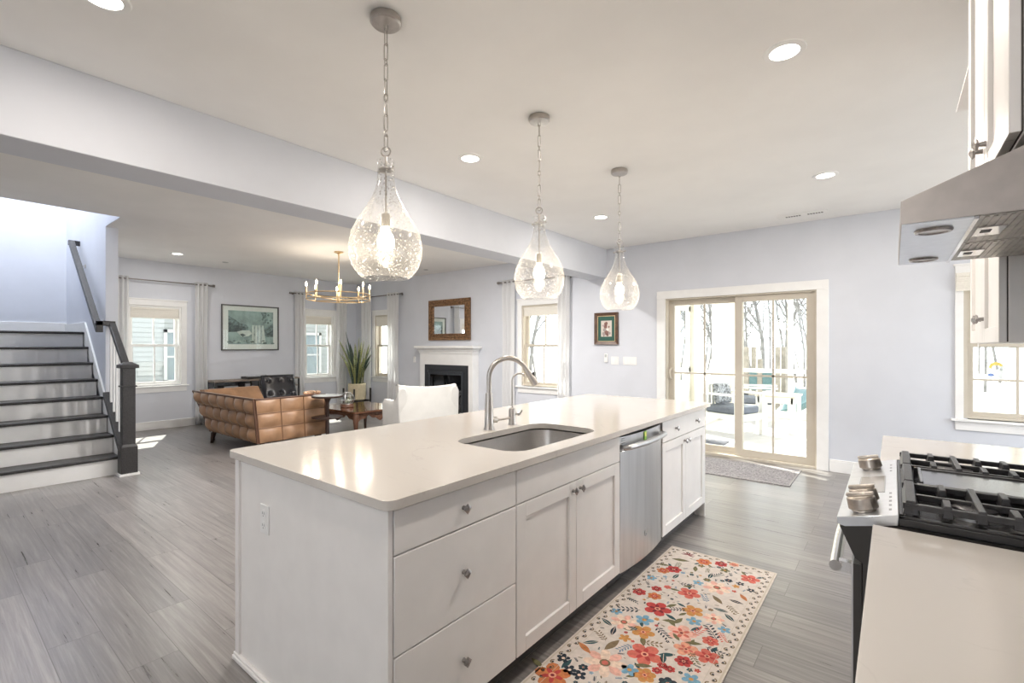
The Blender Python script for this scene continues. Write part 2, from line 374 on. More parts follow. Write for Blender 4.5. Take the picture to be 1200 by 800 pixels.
window(1, TL, 2.10, 2.83, WZ0, WZ1); window(2, TL, 5.00, 5.64, WZ0, WZ1)
window(3, TF, -8.76, -8.05, WZ0, WZ1, frame=TANV); window(4, TF, -4.76, -3.95, WZ0, WZ1, frame=TANV)
window(5, TF, 0.52, 1.26, 0.68, 2.06, True, True, frame=TANV, c=0.055)

# ------------------------------------------------------------------ sliding door
t = thing('door_1', None, None, (-1.5, YF, 0), kind='structure')
m = MB(TF); u0, u1, z1 = -2.37, -0.645, 2.0; c = 0.10
m.box(u0-c, u0+0.012, -0.022, 0, 0, z1-0.012); m.box(u1-0.012, u1+c, -0.022, 0, 0, z1-0.012); m.box(u0-c, u1+c, -0.022, 0, z1-0.012, z1+c-0.01)
obj('casing', m, TRIM, t, bevel=0.003)
m = MB(TF); j = 0.03
m.box(u0, u0+j, 0, TH, 0, z1); m.box(u1-j, u1, 0, TH, 0, z1); m.box(u0+j, u1-j, 0, TH, z1-j, z1); m.box(u0+j, u1-j, -0.01, TH, 0, 0.03); m.box(u0+j, u1-j, 0.066, 0.074, 0.03, 0.045)
obj('frame', m, TANV, t, bevel=0.002)
for nm, a, b, v in (('fixed_panel', -2.34, -1.425, 0.085), ('sliding_panel', -1.51, -0.675, 0.035)):
    m = MB(TF); s = 0.072 if nm == 'fixed_panel' else 0.085; z0, zt = 0.03, z1-j
    m.box(a, a+s, v, v+0.035, z0, zt); m.box(b-s, b, v, v+0.035, z0, zt); m.box(a+s, b-s, v, v+0.035, z0, z0+0.085); m.box(a+s, b-s, v, v+0.035, zt-0.07, zt)
    p = obj(nm, m, TANV, t, bevel=0.002)
    m = MB(TF); m.box(a+s, b-s, v+0.012, v+0.022, z0+0.085, zt-0.07); obj('pane', m, PANE, p, smooth=False)
    m = MB(TF); mid = (a+b)/2; m.box(mid-0.011, mid+0.011, v+0.002, v+0.011, z0+0.085, zt-0.07); m.box(a+s, b-s, v+0.002, v+0.011, 1.0, 1.022)
    obj('muntin', m, TANV, p)
m = MB(TF); m.tube([(-2.305, 0.085, 0.93), (-2.305, 0.03, 0.95), (-2.305, 0.02, 1.0), (-2.305, 0.03, 1.05), (-2.305, 0.085, 1.07)], 0.011, 8)
obj('handle', m, TANV, t)

# ================================================================== staircase
RISE = [0.196, 0.393, 0.586, 0.779, 0.972, 1.164, 1.356, 1.547]; RUN = 0.2455; NX = -6.42
t = thing('staircase', 'white staircase with charcoal treads rising beside the living room', 'staircase', (NX, 0.8, 0))
STY0, STY1 = SY0+0.005, 1.355
for i, z in enumerate(RISE):
    x = NX - RUN*i
    if i < 7:
        m = MB(); m.box(x-RUN-0.02, x, STY0, STY1+0.01, z-0.03, z); obj('tread', m, DARKW, t, bevel=0.008)
    else:
        m = MB(); m.box(x-0.14, x, STY0, STY1+0.01, z-0.03, z); obj('landing_nosing', m, DARKW, t, bevel=0.008)
    m = MB(); zb = 0 if i == 0 else RISE[i-1]; m.box(x-0.05, x-0.028, STY0, STY1, zb, z-0.03); obj('riser', m, TRIM, t)
m = MB(); m.box(XL+0.016, NX-RUN*7-0.14, STY0, STY1, 1.50, 1.546); obj('landing_floor', m, DARKW, t)
# outer skirt and its charcoal cap
def nose_z(x): return 0.196 + (NX - x) / RUN * 0.1932
m = MB(); xa, xb = NX-0.03, -7.15
m.prism([(xa+0.03, 0), (xa+0.03, nose_z(xa)-0.02), (xb, nose_z(xb)+0.0), (xb, 0)], 1.362, 1.385, axis='y')
obj('skirt', m, TRIM, t)
m = MB(); m.prism([(XL+0.02, 1.547), (XL+0.02, 1.68), (-8.15, 1.67), (xb, nose_z(xb)+0.05), (xb, nose_z(xb)-0.1), (-8.2, 1.4)], 1.366, 1.384, axis='y'); obj('skirt_board', m, TRIM, t)
m = MB(); m.prism([(xa, nose_z(xa)-0.02), (xa, nose_z(xa)+0.045), (xb, nose_z(xb)+0.06), (xb, nose_z(xb))], 1.36, 1.47, axis='y'); m.box(NX-0.04, NX+0.004, 1.358, 1.405, 0, 0.25); m.prism([(xa, 0.0), (xa, nose_z(xa)-0.02), (xb, nose_z(xb)), (xb, nose_z(xb)-0.18), (xa-0.12, 0.0)], 1.387, 1.40, axis='y')
obj('stringer_cap', m, DARKW, t, bevel=0.004)
# newel
m = MB(); nx, ny = -6.36, 1.415; q = 0.055
m.box(nx-q-0.016, nx+q+0.016, ny-q-0.016, ny+q+0.016, 0.02, 0.30)
m.hexa([(nx-q-.016, ny-q-.016, .30), (nx+q+.016, ny-q-.016, .30), (nx+q+.016, ny+q+.016, .30), (nx-q-.016, ny+q+.016, .30), (nx-q, ny-q, .33), (nx+q, ny-q, .33), (nx+q, ny+q, .33), (nx-q, ny+q, .33)])
m.box(nx-q, nx+q, ny-q, ny+q, 0.33, 1.13); m.box(nx-q-0.012, nx+q+0.012, ny-q-0.012, ny+q+0.012, 0.93, 0.945)
m.box(nx-q-0.025, nx+q+0.025, ny-q-0.025, ny+q+0.025, 1.13, 1.165)
m.hexa([(nx-q-.02, ny-q-.02, 1.165), (nx+q+.02, ny-q-.02, 1.165), (nx+q+.02, ny+q+.02, 1.165), (nx-q-.02, ny+q+.02, 1.165), (nx-.03, ny-.03, 1.195), (nx+.03, ny-.03, 1.195), (nx+.03, ny+.03, 1.195), (nx-.03, ny+.03, 1.195)])
nw = obj('newel_post', m, DARKW, t, bevel=0.003)
m = MB(); m.box(nx-q-0.03, nx+q+0.03, ny-q-0.03, ny+q+0.03, 0, 0.022); obj('shoe', m, TRIM, nw)
def rail_z(x): return 1.13 + (nx - x) / RUN * 0.1932
m = MB(); xe = -7.02; w = 0.032
for (A, B_) in (((nx-q, rail_z(nx-q)), (xe, rail_z(xe))),):
    m.hexa([(B_[0], ny-w, B_[1]-0.06), (A[0], ny-w, A[1]-0.06), (A[0], ny+w, A[1]-0.06), (B_[0], ny+w, B_[1]-0.06), (B_[0], ny-w, B_[1]), (A[0], ny-w, A[1]), (A[0], ny+w, A[1]), (B_[0], ny+w, B_[1])])
m.box(xe-0.13, xe+0.02, ny-w, ny+w, rail_z(xe)-0.055, rail_z(xe))
obj('handrail', m, DARKW, t, bevel=0.006)
for k in range(5):
    x = nx - 0.16 - 0.125*k
    m = MB(); m.box(x-0.016, x+0.016, ny-0.016, ny+0.016, nose_z(x)+0.05, rail_z(x)-0.055); obj('baluster', m, TRIM, t)
# rail on the stairwell wall
t = thing('wall_handrail', 'charcoal handrail bracketed to the stairwell wall above the treads', 'handrail', (-7.3, 1.33, 1.6))
m = MB(); a = Vector((-7.02, 1.30, 1.59)); b = Vector((-8.52, 1.30, 1.59 + 1.50*0.787)); w = 0.03
m.hexa([(b.x, b.y-w, b.z-.07), (a.x, a.y-w, a.z-.07), (a.x, a.y+w, a.z-.07), (b.x, b.y+w, b.z-.07), (b.x, b.y-w, b.z), (a.x, a.y-w, a.z), (a.x, a.y+w, a.z), (b.x, b.y+w, b.z)])
m.box(b.x-0.05, b.x, b.y-w, 1.39, b.z-0.065, b.z); m.box(a.x-0.0, a.x+0.05, a.y-w, 1.39, rail_z(xe)-0.055, rail_z(xe))
m.box(a.x, a.x+0.05, a.y-w, a.y+w, a.z-0.07, rail_z(xe))
obj('rail', m, DARKW, t, bevel=0.005)
for x in (-7.25, -8.2):
    z = 1.59 - (x + 7.02)*0.787 - 0.07
    m = MB(); m.tube([(x, 1.30, z), (x, 1.31, z-0.03), (x, 1.35, z-0.05), (x, 1.39, z-0.05)], 0.007, 6); m.cyl((x, 1.38, z-0.05), (x, 1.39, z-0.05), 0.03); obj('bracket', m, NICKEL, t)

# ================================================================== kitchen island
FX = -1.175; BX = -2.24; KZ = 0.107; UZ = 0.876
def carcass(name_parent, y0, y1, x0=-1.80, x1=FX-0.022, z0=KZ, z1=0.872):
    m = MB(); th = 0.018
    m.box(x0, x1, y0, y0+th, z0, z1); m.box(x0, x1, y1-th, y1, z0, z1); m.box(x0, x1, y0+th, y1-th, z0, z0+th); m.box(x0, x0+th, y0+th, y1-th, z0+th, z1)
    obj('carcass', m, CAB, name_parent)
    m = MB(); m.box(x0, x1-0.06, y0, y1, 0, z0); obj('toe_kick', m, GAP, name_parent)
def kn(parent, y, z, x=FX, sgn=1, mat=None):
    m = MB(); m.cyl((x, y, z), (x+sgn*0.016, y, z), 0.008, 0.006, 10)
    d = 0.0195
    ring = lambda xx, r: [(xx, y, z-r), (xx, y+r, z), (xx, y, z+r), (xx, y-r, z)]
    m.hexa(ring(x+sgn*0.016, d*0.7) + ring(x+sgn*0.022, d)); m.hexa(ring(x+sgn*0.022, d) + ring(x+sgn*0.030, d*0.25))
    return obj('knob', m, PEWTER, parent)
def slab_front(name, parent, y0, y1, z0, z1, x=FX, sgn=1):
    m = MB(); m.box(x-sgn*0.02, x, y0, y1, z0, z1); return obj(name, m, CAB, parent, bevel=0.0025)
def shaker(name, parent, y0, y1, z0, z1, x=FX, sgn=1, s=0.06):
    m = MB(); a, b = x-sgn*0.02, x
    m.box(a, b, y0, y0+s, z0, z1); m.box(a, b, y1-s, y1, z0, z1); m.box(a, b, y0+s, y1-s, z0, z0+s); m.box(a, b, y0+s, y1-s, z1-s, z1)
    m.box(a, x-sgn*0.011, y0+s, y1-s, z0+s, z1-s)
    return obj(name, m, CAB, parent, bevel=0.002)
g = 0.0025
# three drawer unit
t = thing('drawer_cabinet', 'white three drawer island cabinet at the near corner', 'cabinet', (FX-0.3, 1.2, 0)); y0, y1 = 0.90, 1.499
carcass(t, y0, y1)
for z0, z1 in ((0.112, 0.414), (0.419, 0.722), (0.727, 0.864)):
    d = slab_front('drawer_front', t, y0+g, y1-g, z0, z1); kn(d, (y0+y1)/2, (z0+z1)/2)
# sink unit
t = thing('sink_cabinet', 'white two door island cabinet under the sink', 'cabinet', (FX-0.3, 1.96, 0)); y0, y1 = 1.501, 2.427
carcass(t, y0, y1)
slab_front('false_front', t, y0+g, y1-g, 0.727, 0.864)
ym = 1.962
d = shaker('door', t, y0+g, ym-0.0015, 0.112, 0.722); kn(d, ym-0.032, 0.682)
d = shaker('door', t, ym+0.0015, y1-g, 0.112, 0.722); kn(d, ym+0.032, 0.682)
# dishwasher
t = thing('dishwasher', 'stainless steel dishwasher built into the island between white cabinets', 'dishwasher', (FX-0.3, 2.74, 0)); y0, y1 = 2.433, 3.042
m = MB(); m.box(-1.78, FX-0.03, y0+0.003, y1-0.003, KZ, 0.868); obj('tub', m, GAP, t)
m = MB(); m.box(-1.70, FX-0.08, y0, y1, 0, KZ); obj('toe_kick', m, GAP, t)
m = MB()
NB = 12
def dwf(u, v):   # bowed door skin
    y = y0+0.004 + (y1-y0-0.008)*u; return (FX - 0.005 + 0.022*sin(pi*u)**0.8 * (0.35 + 0.65*1), y, KZ-0.01 + (0.845-KZ+0.01)*v)
pr_ = [(FX-0.028, y0+0.004)] + [(dwf(i/NB, 0)[0], dwf(i/NB, 0)[1]) for i in range(NB+1)] + [(FX-0.028, y1-0.004)]
m.prism(pr_, KZ-0.006, 0.775, 0); dwd = obj('door', m, STEEL, t, bevel=0.003)
m = MB(); pr2 = [(p[0]-0.004, p[1]) for p in pr_]; m.prism(pr2, 0.777, 0.855, 0); cp = obj('control_panel', m, STEEL, t, bevel=0.003)
m = MB(); hp = [(FX+0.004, y0+0.03, 0.795), (FX+0.03, y0+0.04, 0.80)] + [(FX+0.034+0.022*sin(pi*i/8), y0+0.045+(y1-y0-0.09)*i/8, 0.80) for i in range(9)] + [(FX+0.03, y1-0.04, 0.80), (FX+0.004, y1-0.03, 0.795)]
m.tube(hp, 0.016, 10); obj('handle', m, STEEL, t)
m = MB()
for k in range(3): m.box(FX-0.003, FX-0.0005, y0+0.02, y0+0.085, 0.848-0.013*k-0.004, 0.848-0.013*k)
obj('label_marks', m, GREYT, cp)
m = MB(); xq = dwf(0.42, 0)[0]; m.box(xq-0.003, xq+0.0015, y0+0.285, y0+0.315, 0.80, 0.853, 0); m.box(xq, xq+0.002, y0+0.29, y0+0.31, 0.822, 0.846, 1)
obj('sticker', m, [M('green_sticker', (0.30, 0.62, 0.12), 0.5), M('yellow_sticker', (0.8, 0.75, 0.2), 0.5)], cp)['label'] = 'green and yellow sticker'
m = MB(); xq = dwf(0.5, 0)[0]; yc, zc = (y0+y1)/2 + 0.0, 0.245
m.cyl((xq-0.002, yc, zc), (xq+0.0015, yc, zc), 0.021, n=24, mi=0)
m.tube([(xq+0.002, yc+0.017*cos(2*pi*i/24), zc+0.017*sin(2*pi*i/24)) for i in range(24)], 0.0012, 5, 1, closed=True)
m.tube([(xq+0.002, yc-0.006+0.005*cos(a), zc+0.006*sin(a)) for a in [0.3+i*0.5 for i in range(11)]], 0.001, 5, 1); m.tube([(xq+0.002, yc+0.006+0.005*cos(a), zc+0.006*sin(a)) for a in [0.3+i*0.5 for i in range(11)]], 0.001, 5, 1)
obj('emblem', m, [GREYT, CHROME], dwd)['label'] = 'small round grey monogram badge'
# end unit
t = thing('base_cabinet', 'white island cabinet with one wide drawer over two doors at the far end', 'cabinet', (FX-0.3, 3.5, 0)); y0, y1 = 3.048, 3.945
carcass(t, y0, y1)
d = slab_front('drawer_front', t, y0+g, y1-g, 0.727, 0.864); kn(d, y0+0.24, 0.795); kn(d, y1-0.22, 0.795)
ym = (y0+y1)/2
d = shaker('door', t, y0+g, ym-0.0015, 0.112, 0.722); kn(d, ym-0.032, 0.682)
d = shaker('door', t, ym+0.0015, y1-g, 0.112, 0.722); kn(d, ym+0.032, 0.682)
# panels closing the island
t = thing('kitchen_island', 'white panelled island shell with an outlet on its near end', 'kitchen island', (-1.7, 0.89, 0))
m = MB(); m.box(BX, FX-0.003, 0.882, 0.899, 0, 0.875); obj('end_panel', m, CAB, t)
m = MB(); m.box(BX-0.002, BX+0.035, 0.872, 0.883, 0.0, 0.875); obj('corner_stile', m, CAB, t, bevel=0.002)
m = MB(); m.box(BX-0.012, FX-0.09, 0.862, 0.882, 0, 0.02); m.box(BX-0.012, FX-0.09, 0.868, 0.882, 0.02, 0.03); obj('shoe_moulding', m, CAB, t, bevel=0.004)
m = MB(); m.box(BX-0.015, BX, 0.882, 3.962, 0, 0.875); m.box(BX, FX-0.003, 3.946, 3.962, 0, 0.875); obj('back_panel', m, CAB, t)
# worktop with sink cut-out
HX0, HX1, HY0, HY1 = -1.66, -1.245, 1.60, 2.335
m = MB(); m.prism(rrect(-2.287, -1.148, 0.857, 4.03, 0.035), UZ, 0.906, 0, holes=[rrect(HX0, HX1, HY0, HY1, 0.10, 8)])
tag(obj('island_countertop', m, QUARTZ, loc=(-1.7, 2.4, UZ), bevel=0.004), 'long white quartz worktop with faint veins on the island', 'countertop')
# sink
t = thing('kitchen_sink', 'stainless steel undermount sink set in the island worktop', 'sink', (-1.45, 1.97, 0.68))
m = MB(); lev = [(0.010, 0.875), (0.0, 0.868), (0.0, 0.86), (-0.012, 0.74), (-0.03, 0.70), (-0.07, 0.685)]
rings = [[(x, y, z) for x, y in rrect(HX0-o, HX1+o, HY0-o, HY1+o, 0.10+o, 8)] for o, z in lev]
n = len(rings[0]); vs = [p for r in rings for p in r]
fs = [(i*n+q, i*n+(q+1) % n, (i+1)*n+(q+1) % n, (i+1)*n+q) for i in range(len(rings)-1) for q in range(n)] + [tuple((len(rings)-1)*n+q for q in range(n))]
m.add(vs, fs); obj('bowl', m, M('sink_steel', (0.56, 0.545, 0.53), 0.33, 1, var=0.04, scale=40, stretch=(1, 12, 1)), t, solid=0.002, fix=False)
m = MB(); m.lathe([(0.055, 0), (0.052, 0.004), (0.04, 0.003), (0.0, 0.001)], (-1.47, 1.97, 0.6855), 20); obj('drain', m, CHROME, t)
# faucet
t = thing('kitchen_faucet', 'tall brushed nickel gooseneck faucet behind the sink', 'faucet', (-1.727, 1.962, 0.906))
bx, by = -1.727, 1.962; dirv = Vector((0.80, 0.60, 0))
m = MB(); m.lathe([(0.030, 0), (0.030, 0.006), (0.026, 0.012), (0.0235, 0.10), (0.019, 0.20)], (bx, by, 0.906), 20)
R = 0.106; zt = 1.19
pts = [(bx, by, 1.10), (bx, by, 1.15)] + [tuple(Vector((bx, by, zt)) + dirv * (R - R*cos(a)) + Vector((0, 0, R*sin(a)))) for a in [radians(d_) for d_ in range(0, 158, 8)]]
m.tube(pts, 0.0135, 12); fb = obj('body', m, NICKEL, t)
m = MB(); p_ = Vector(pts[-1]); q_ = Vector(pts[-1]) - Vector(pts[-2]); q_.normalize()
m.tube([p_ - q_*0.005, p_ + q_*0.02, p_ + q_*0.06, p_ + q_*0.105], [0.0145, 0.0165, 0.019, 0.0215], 14); sh = obj('spray_head', m, NICKEL, t)
m = MB(); side = q_.cross(Vector((-dirv.y, dirv.x, 0))).normalized(); c_ = p_ + q_*0.05 - side*0.019*(1 if side.dot(dirv) < 0 else -1)
m.ball(c_, 0.009, 8, sc=(1, 1, 1.7)); obj('button', m, BLACK, sh)
m = MB(); lv = Vector((0.35, 0.94, 0)).normalized(); c0 = Vector((bx, by, 0.955))
m.tube([c0 + lv*0.012, c0 + lv*0.045, c0 + lv*0.05], [0.016, 0.017, 0.014], 12); m.tube([c0 + lv*0.045 + Vector((0, 0, .0)), c0 + lv*0.09, c0 + lv*0.135 + Vector((0, 0, 0.004))], [0.007, 0.006, 0.0055], 8); obj('lever', m, NICKEL, t)
# filtered water tap
t = thing('water_filter_tap', 'small brushed nickel filtered water tap standing beside the main faucet', 'tap', (-1.745, 2.175, 0.906))
bx, by = -1.731, 2.17
m = MB(); m.lathe([(0.024, 0), (0.024, 0.005), (0.0205, 0.012), (0.0205, 0.085), (0.016, 0.094), (0.004, 0.098)], (bx, by, 0.906), 16); obj('body', m, NICKEL, t)
m = MB(); d2 = Vector((0.75, 0.66, 0)); R2 = 0.042
pts = [(bx, by, 1.0), (bx, by, 1.15)] + [tuple(Vector((bx, by, 1.16)) + d2*(R2-R2*cos(radians(a))) + Vector((0, 0, R2*sin(radians(a))))) for a in range(0, 150, 12)]
m.tube(pts, [0.0045]*(len(pts)-2)+[0.006, 0.006], 8); obj('spout', m, NICKEL, t)
m = MB(); m.tube([(bx+0.018, by+0.008, 0.965), (bx+0.04, by+0.02, 0.965), (bx+0.05, by+0.03, 0.99)], [0.008, 0.007, 0.005], 8); obj('lever', m, CHROME, t)
# outlet on the end panel
t = thing('wall_outlet', 'white double outlet plate on the end panel of the island', 'outlet', (-1.98, 0.882, 0.67))
def outlet(t, T, u, z):
    m = MB(T); m.box(u-0.036, u+0.036, -0.006, 0, z-0.058, z+0.058); p = obj('plate', m, PLATE, t, bevel=0.003)
    for dz in (-0.024, 0.024):
        m = MB(T); m.prism(rrect(u-0.017, u+0.017, z+dz-0.015, z+dz+0.015, 0.008, 3), -0.009, -0.005, 0, axis='y')
        for du in (-0.007, 0.007): m.box(u+du-0.0012, u+du+0.0012, -0.0095, -0.0088, z+dz-0.003, z+dz+0.007, 1)
        m.box(u-0.0025, u+0.0025, -0.0095, -0.0088, z+dz-0.011, z+dz-0.007, 1)
        r = obj('socket', m, [PLATE, SLOT], t)
outlet(t, Matrix.Translation((0, 0.882, 0)), -1.975, 0.665)

# ================================================================== range side
CXF = -0.04
m = MB(); m.prism(rrect(CXF, XR-0.001, -1.6, 1.527, 0.004, 2), UZ, 0.906); tag(obj('countertop', m, QUARTZ, loc=(0.28, 0, UZ), bevel=0.003), 'veined cream quartz countertop on the near side of the range', 'countertop')
m = MB(); m.prism(rrect(CXF, XR-0.001, 2.338, 3.085, 0.004, 2), UZ, 0.906); tag(obj('countertop', m, QUARTZ, loc=(0.28, 2.7, UZ), bevel=0.003), 'short quartz countertop behind the range by the wall', 'countertop')
def base_right(y0, y1, label):
    t = thing('base_cabinet', label, 'cabinet', (0.3, (y0+y1)/2, 0)); x0 = 0.012
    m = MB(); th = 0.018
    m.box(x0, XR-0.002, y0, y0+th, KZ, 0.873); m.box(x0, XR-0.002, y1-th, y1, KZ, 0.873); m.box(x0, XR-0.002, y0, y1, KZ, KZ+th); m.box(XR-0.02, XR-0.002, y0, y1, KZ, 0.873); obj('carcass', m, CAB, t)
    m = MB(); m.box(x0+0.06, XR-0.05, y0, y1, 0, KZ); obj('toe_kick', m, GAP, t)
    ym = (y0+y1)/2; X = -0.01
    d = slab_front('drawer_front', t, y0+g, y1-g, 0.727, 0.864, X, -1); kn(d, ym, 0.795, X, -1)
    d = shaker('door', t, y0+g, ym-0.0015, 0.112, 0.722, X, -1); kn(d, ym-0.035, 0.682, X, -1)
    d = shaker('door', t, ym+0.0015, y1-g, 0.112, 0.722, X, -1); kn(d, ym+0.035, 0.682, X, -1)
base_right(0.70, 1.522, 'white cabinet under the near quartz countertop beside the range')
base_right(2.345, 3.08, 'white cabinet under the short countertop past the range')
# gas range
t = thing('gas_range', 'stainless gas range with black cast iron grates and slanted control panel', 'range', (0.25, 1.93, 0)); y0, y1 = 1.55, 2.31
m = MB(); m.prism([(-0.062, .08), (XR-.03, .08), (XR-.03, .905), (0.012, .905), (-0.112, .879), (-0.078, .80), (-0.062, .79)], y0+0.003, y1-0.003, axis='y')
for yy in (y0+0.05, y1-0.08):
    for xx in (0.0, 0.5): m.box(xx, xx+0.03, yy, yy+0.03, 0, 0.08)
obj('body', m, BLACK, t)
# sloped panel wedge
m = MB(); prof = [(-0.118, 0.885), (-0.118, 0.902), (0.012, 0.934), (0.012, 0.907), (-0.10, 0.880)]
m.prism(prof, y0, y1, 0, axis='y'); cp = obj('control_panel', m, SILVER, t, bevel=0.002)
def on_panel(x): return 0.902 + (x + 0.118) * 0.032 / 0.130
nrm = Vector((-0.032, 0, 0.130)).normalized()
m = MB()
def panel_rect(x0, x1, ya, yb, h, mi=0):
    m.hexa([(x0, ya, on_panel(x0)-0.001), (x1, ya, on_panel(x1)-0.001), (x1, yb, on_panel(x1)-0.001), (x0, yb, on_panel(x0)-0.001), (x0, ya, on_panel(x0)+h), (x1, ya, on_panel(x1)+h), (x1, yb, on_panel(x1)+h), (x0, yb, on_panel(x0)+h)], mi)
panel_rect(-0.085, -0.018, 1.80, 2.03, 0.0008, 0); panel_rect(-0.082, -0.021, 1.804, 2.026, 0.0012, 1)
obj('display', m, [GREYT, M('display_glass', (0.52, 0.51, 0.50), 0.12, 0.3)], cp)
for yk in (1.60, 1.645, 1.69, 1.735, 1.78, 2.10, 2.15, 2.20):
    m = MB(); panel_rect(-0.008, -0.002, yk, yk+0.015, 0.0006); obj('panel_mark', m, GREYT, cp)
KN = M('brushed_knob', (0.56, 0.50, 0.44), 0.3, 1, var=0.1, scale=50)
for yy in (1.605, 1.695, 2.165):
    xk = -0.060; b0 = Vector((xk, yy, on_panel(xk)))
    m = MB(); m.tube([b0, b0+nrm*0.006, b0+nrm*0.008, b0+nrm*0.036, b0+nrm*0.040], [0.028, 0.028, 0.0345, 0.033, 0.028], 24)
    ax = Vector((0.97, 0.0, 0.24)).normalized()
    a, b = b0 + nrm*0.04, b0 + nrm*0.048
    ww = Vector((0, 0.008, 0)); ll = ax*0.031
    m.hexa([a-ll-ww, a+ll-ww, a+ll+ww, a-ll+ww, b-ll-ww, b+ll-ww, b+ll+ww, b-ll+ww])
    obj('knob', m, KN, t, bevel=0.0015)
# oven door and handle
m = MB(); m.box(-0.082, -0.064, y0+0.004, y1-0.004, 0.14, 0.785, 1); m.box(-0.086, -0.082, y0+0.004, y1-0.004, 0.14, 0.785, 0); od = obj('oven_door', m, [STEEL, BLACK], t)
m = MB(); m.box(-0.0872, -0.0855, y0+0.10, y1-0.10, 0.30, 0.62); obj('oven_window', m, M('oven_glass', (0.015, 0.015, 0.016), 0.08), od)
m = MB(); m.tube([(-0.122-0.008*sin(pi*i/10), y0+0.012+(y1-y0-0.024)*i/10, 0.765) for i in range(11)], 0.015, 12)
for yy in (y0+0.03, y1-0.03): m.box(-0.122, -0.084, yy-0.012, yy+0.012, 0.75, 0.778)
obj('door_handle', m, CHROME, od)
m = MB(); m.box(-0.084, -0.063, y0+0.004, y1-0.004, 0.02, 0.132); obj('drawer', m, STEEL, t, bevel=0.003)
# cooktop tray
m = MB(); m.box(0.012, XR-0.012, y0, y1, 0.907, 0.926); m.box(0.012, XR-0.012, y0, y0+0.016, 0.926, 0.934); m.box(0.012, XR-0.012, y1-0.016, y1, 0.926, 0.934); m.box(0.012, 0.024, y0, y1, 0.926, 0.934); m.box(XR-0.03, XR-0.012, y0, y1, 0.926, 0.95)
obj('cooktop', m, M('black_cooktop', (0.028, 0.028, 0.03), 0.25), t, bevel=0.002)
for bx, by in ((0.16, 1.685), (0.42, 1.685), (0.16, 2.175), (0.42, 2.175)):
    m = MB(); m.lathe([(0.06, 0.926), (0.058, 0.932), (0.045, 0.934), (0.042, 0.944), (0.0, 0.944)], (bx, by, 0), 24); bu = obj('burner', m, M('burner_alu', (0.4, 0.4, 0.4), 0.4, 1), t)
    m = MB(); m.lathe([(0.046, 0.9445), (0.047, 0.950), (0.040, 0.954), (0.0, 0.955)], (bx, by, 0), 24); obj('cap', m, IRON, bu)
GZ = 0.972
def grate(ya, yb):
    m = MB(); xa, xb = 0.02, 0.565; w = 0.0085
    for y in (ya+w, yb-w): m.box(xa, xb, y-w*0.8, y+w*0.8, GZ-0.022, GZ-0.006)
    m.hexa([(xa, ya, GZ-.034), (xa+.034, ya, GZ-.034), (xa+.034, yb, GZ-.034), (xa, yb, GZ-.034), (xa+.006, ya+.004, GZ), (xa+.026, ya+.004, GZ), (xa+.026, yb-.004, GZ), (xa+.006, yb-.004, GZ)])
    m.box(xb-0.02, xb, ya, yb, GZ-0.02, GZ)
    yc = (ya+yb)/2
    m.box(xa+0.02, xb-0.01, yc-w*0.7, yc+w*0.7, GZ-0.024, GZ-0.008)
    for i, xx in enumerate((0.105, 0.165, 0.225, 0.29, 0.355, 0.42, 0.48)):
        full = i % 3 == 1
        segs = ((ya, yb),) if full else ((ya, ya+0.075), (yb-0.075, yb))
        for a, b in segs: m.hexa([(xx-.011, a, GZ-.03), (xx+.011, a, GZ-.03), (xx+.011, b, GZ-.03), (xx-.011, b, GZ-.03), (xx-.007, a+.003, GZ), (xx+.007, a+.003, GZ), (xx+.007, b-.003, GZ), (xx-.007, b-.003, GZ)])
    for x in (xa+0.012, xb-0.012):
        for y in (ya+w, yb-w): m.box(x-0.008, x+0.008, y-0.008, y+0.008, 0.930, GZ-0.01)
    obj('grate', m, IRON, t, bevel=0.002)
grate(1.557, 1.80); grate(2.06, 2.303)
m = MB(); m.hexa([(.02, 1.803, GZ-.034), (.054, 1.803, GZ-.034), (.054, 2.057, GZ-.034), (.02, 2.057, GZ-.034), (.026, 1.807, GZ), (.046, 1.807, GZ), (.046, 2.053, GZ), (.026, 2.053, GZ)])
m.box(0.054, 0.565, 1.806, 1.82, 0.93, GZ-0.008); m.box(0.054, 0.565, 2.04, 2.054, 0.93, GZ-0.008); m.box(0.545, 0.565, 1.82, 2.04, 0.93, GZ-0.008); obj('grate', m, IRON, t, bevel=0.002)
m = MB(); m.box(0.062, 0.54, 1.824, 2.036, 0.945, GZ-0.012); m.box(0.062, 0.07, 1.824, 2.036, GZ-0.012, GZ-0.004); obj('griddle_plate', m, M('griddle_steel', (0.30, 0.31, 0.33), 0.22, 0.9, var=0.06), t, bevel=0.002)

# ------------------------------------------------------------------ hood
t = thing('range_hood', 'stainless range hood with two round lamps and mesh filters above the range', 'hood', (0.3, 1.93, 1.667)); y0, y1 = 1.55, 2.31
zb, zf = 1.667, 1.724; HX = 0.016
m = MB(); prof = [(HX, zb), (HX, zf), (0.300, 1.839), (XR-0.002, 1.839), (XR-0.002, zb), (XR-0.012, zb), (XR-0.012, 1.827), (0.30, 1.827), (HX+0.012, zf-0.012), (HX+0.012, zb)]
for a, b in ((y0, y0+0.004), (y1-0.004, y1)):
    m.prism([(HX, zb), (HX, zf), (0.300, 1.839), (XR-0.002, 1.839), (XR-0.002, zb)], a, b, 0, axis='y')
m.prism(prof, y0+0.004, y1-0.004, 0, axis='y'); obj('canopy', m, HOODST, t)
m = MB(); m.box(HX+0.002, 0.150, y0+0.005, y1-0.005, zb-0.003, zb+0.002); lp = obj('lamp_panel', m, SILVER, t)
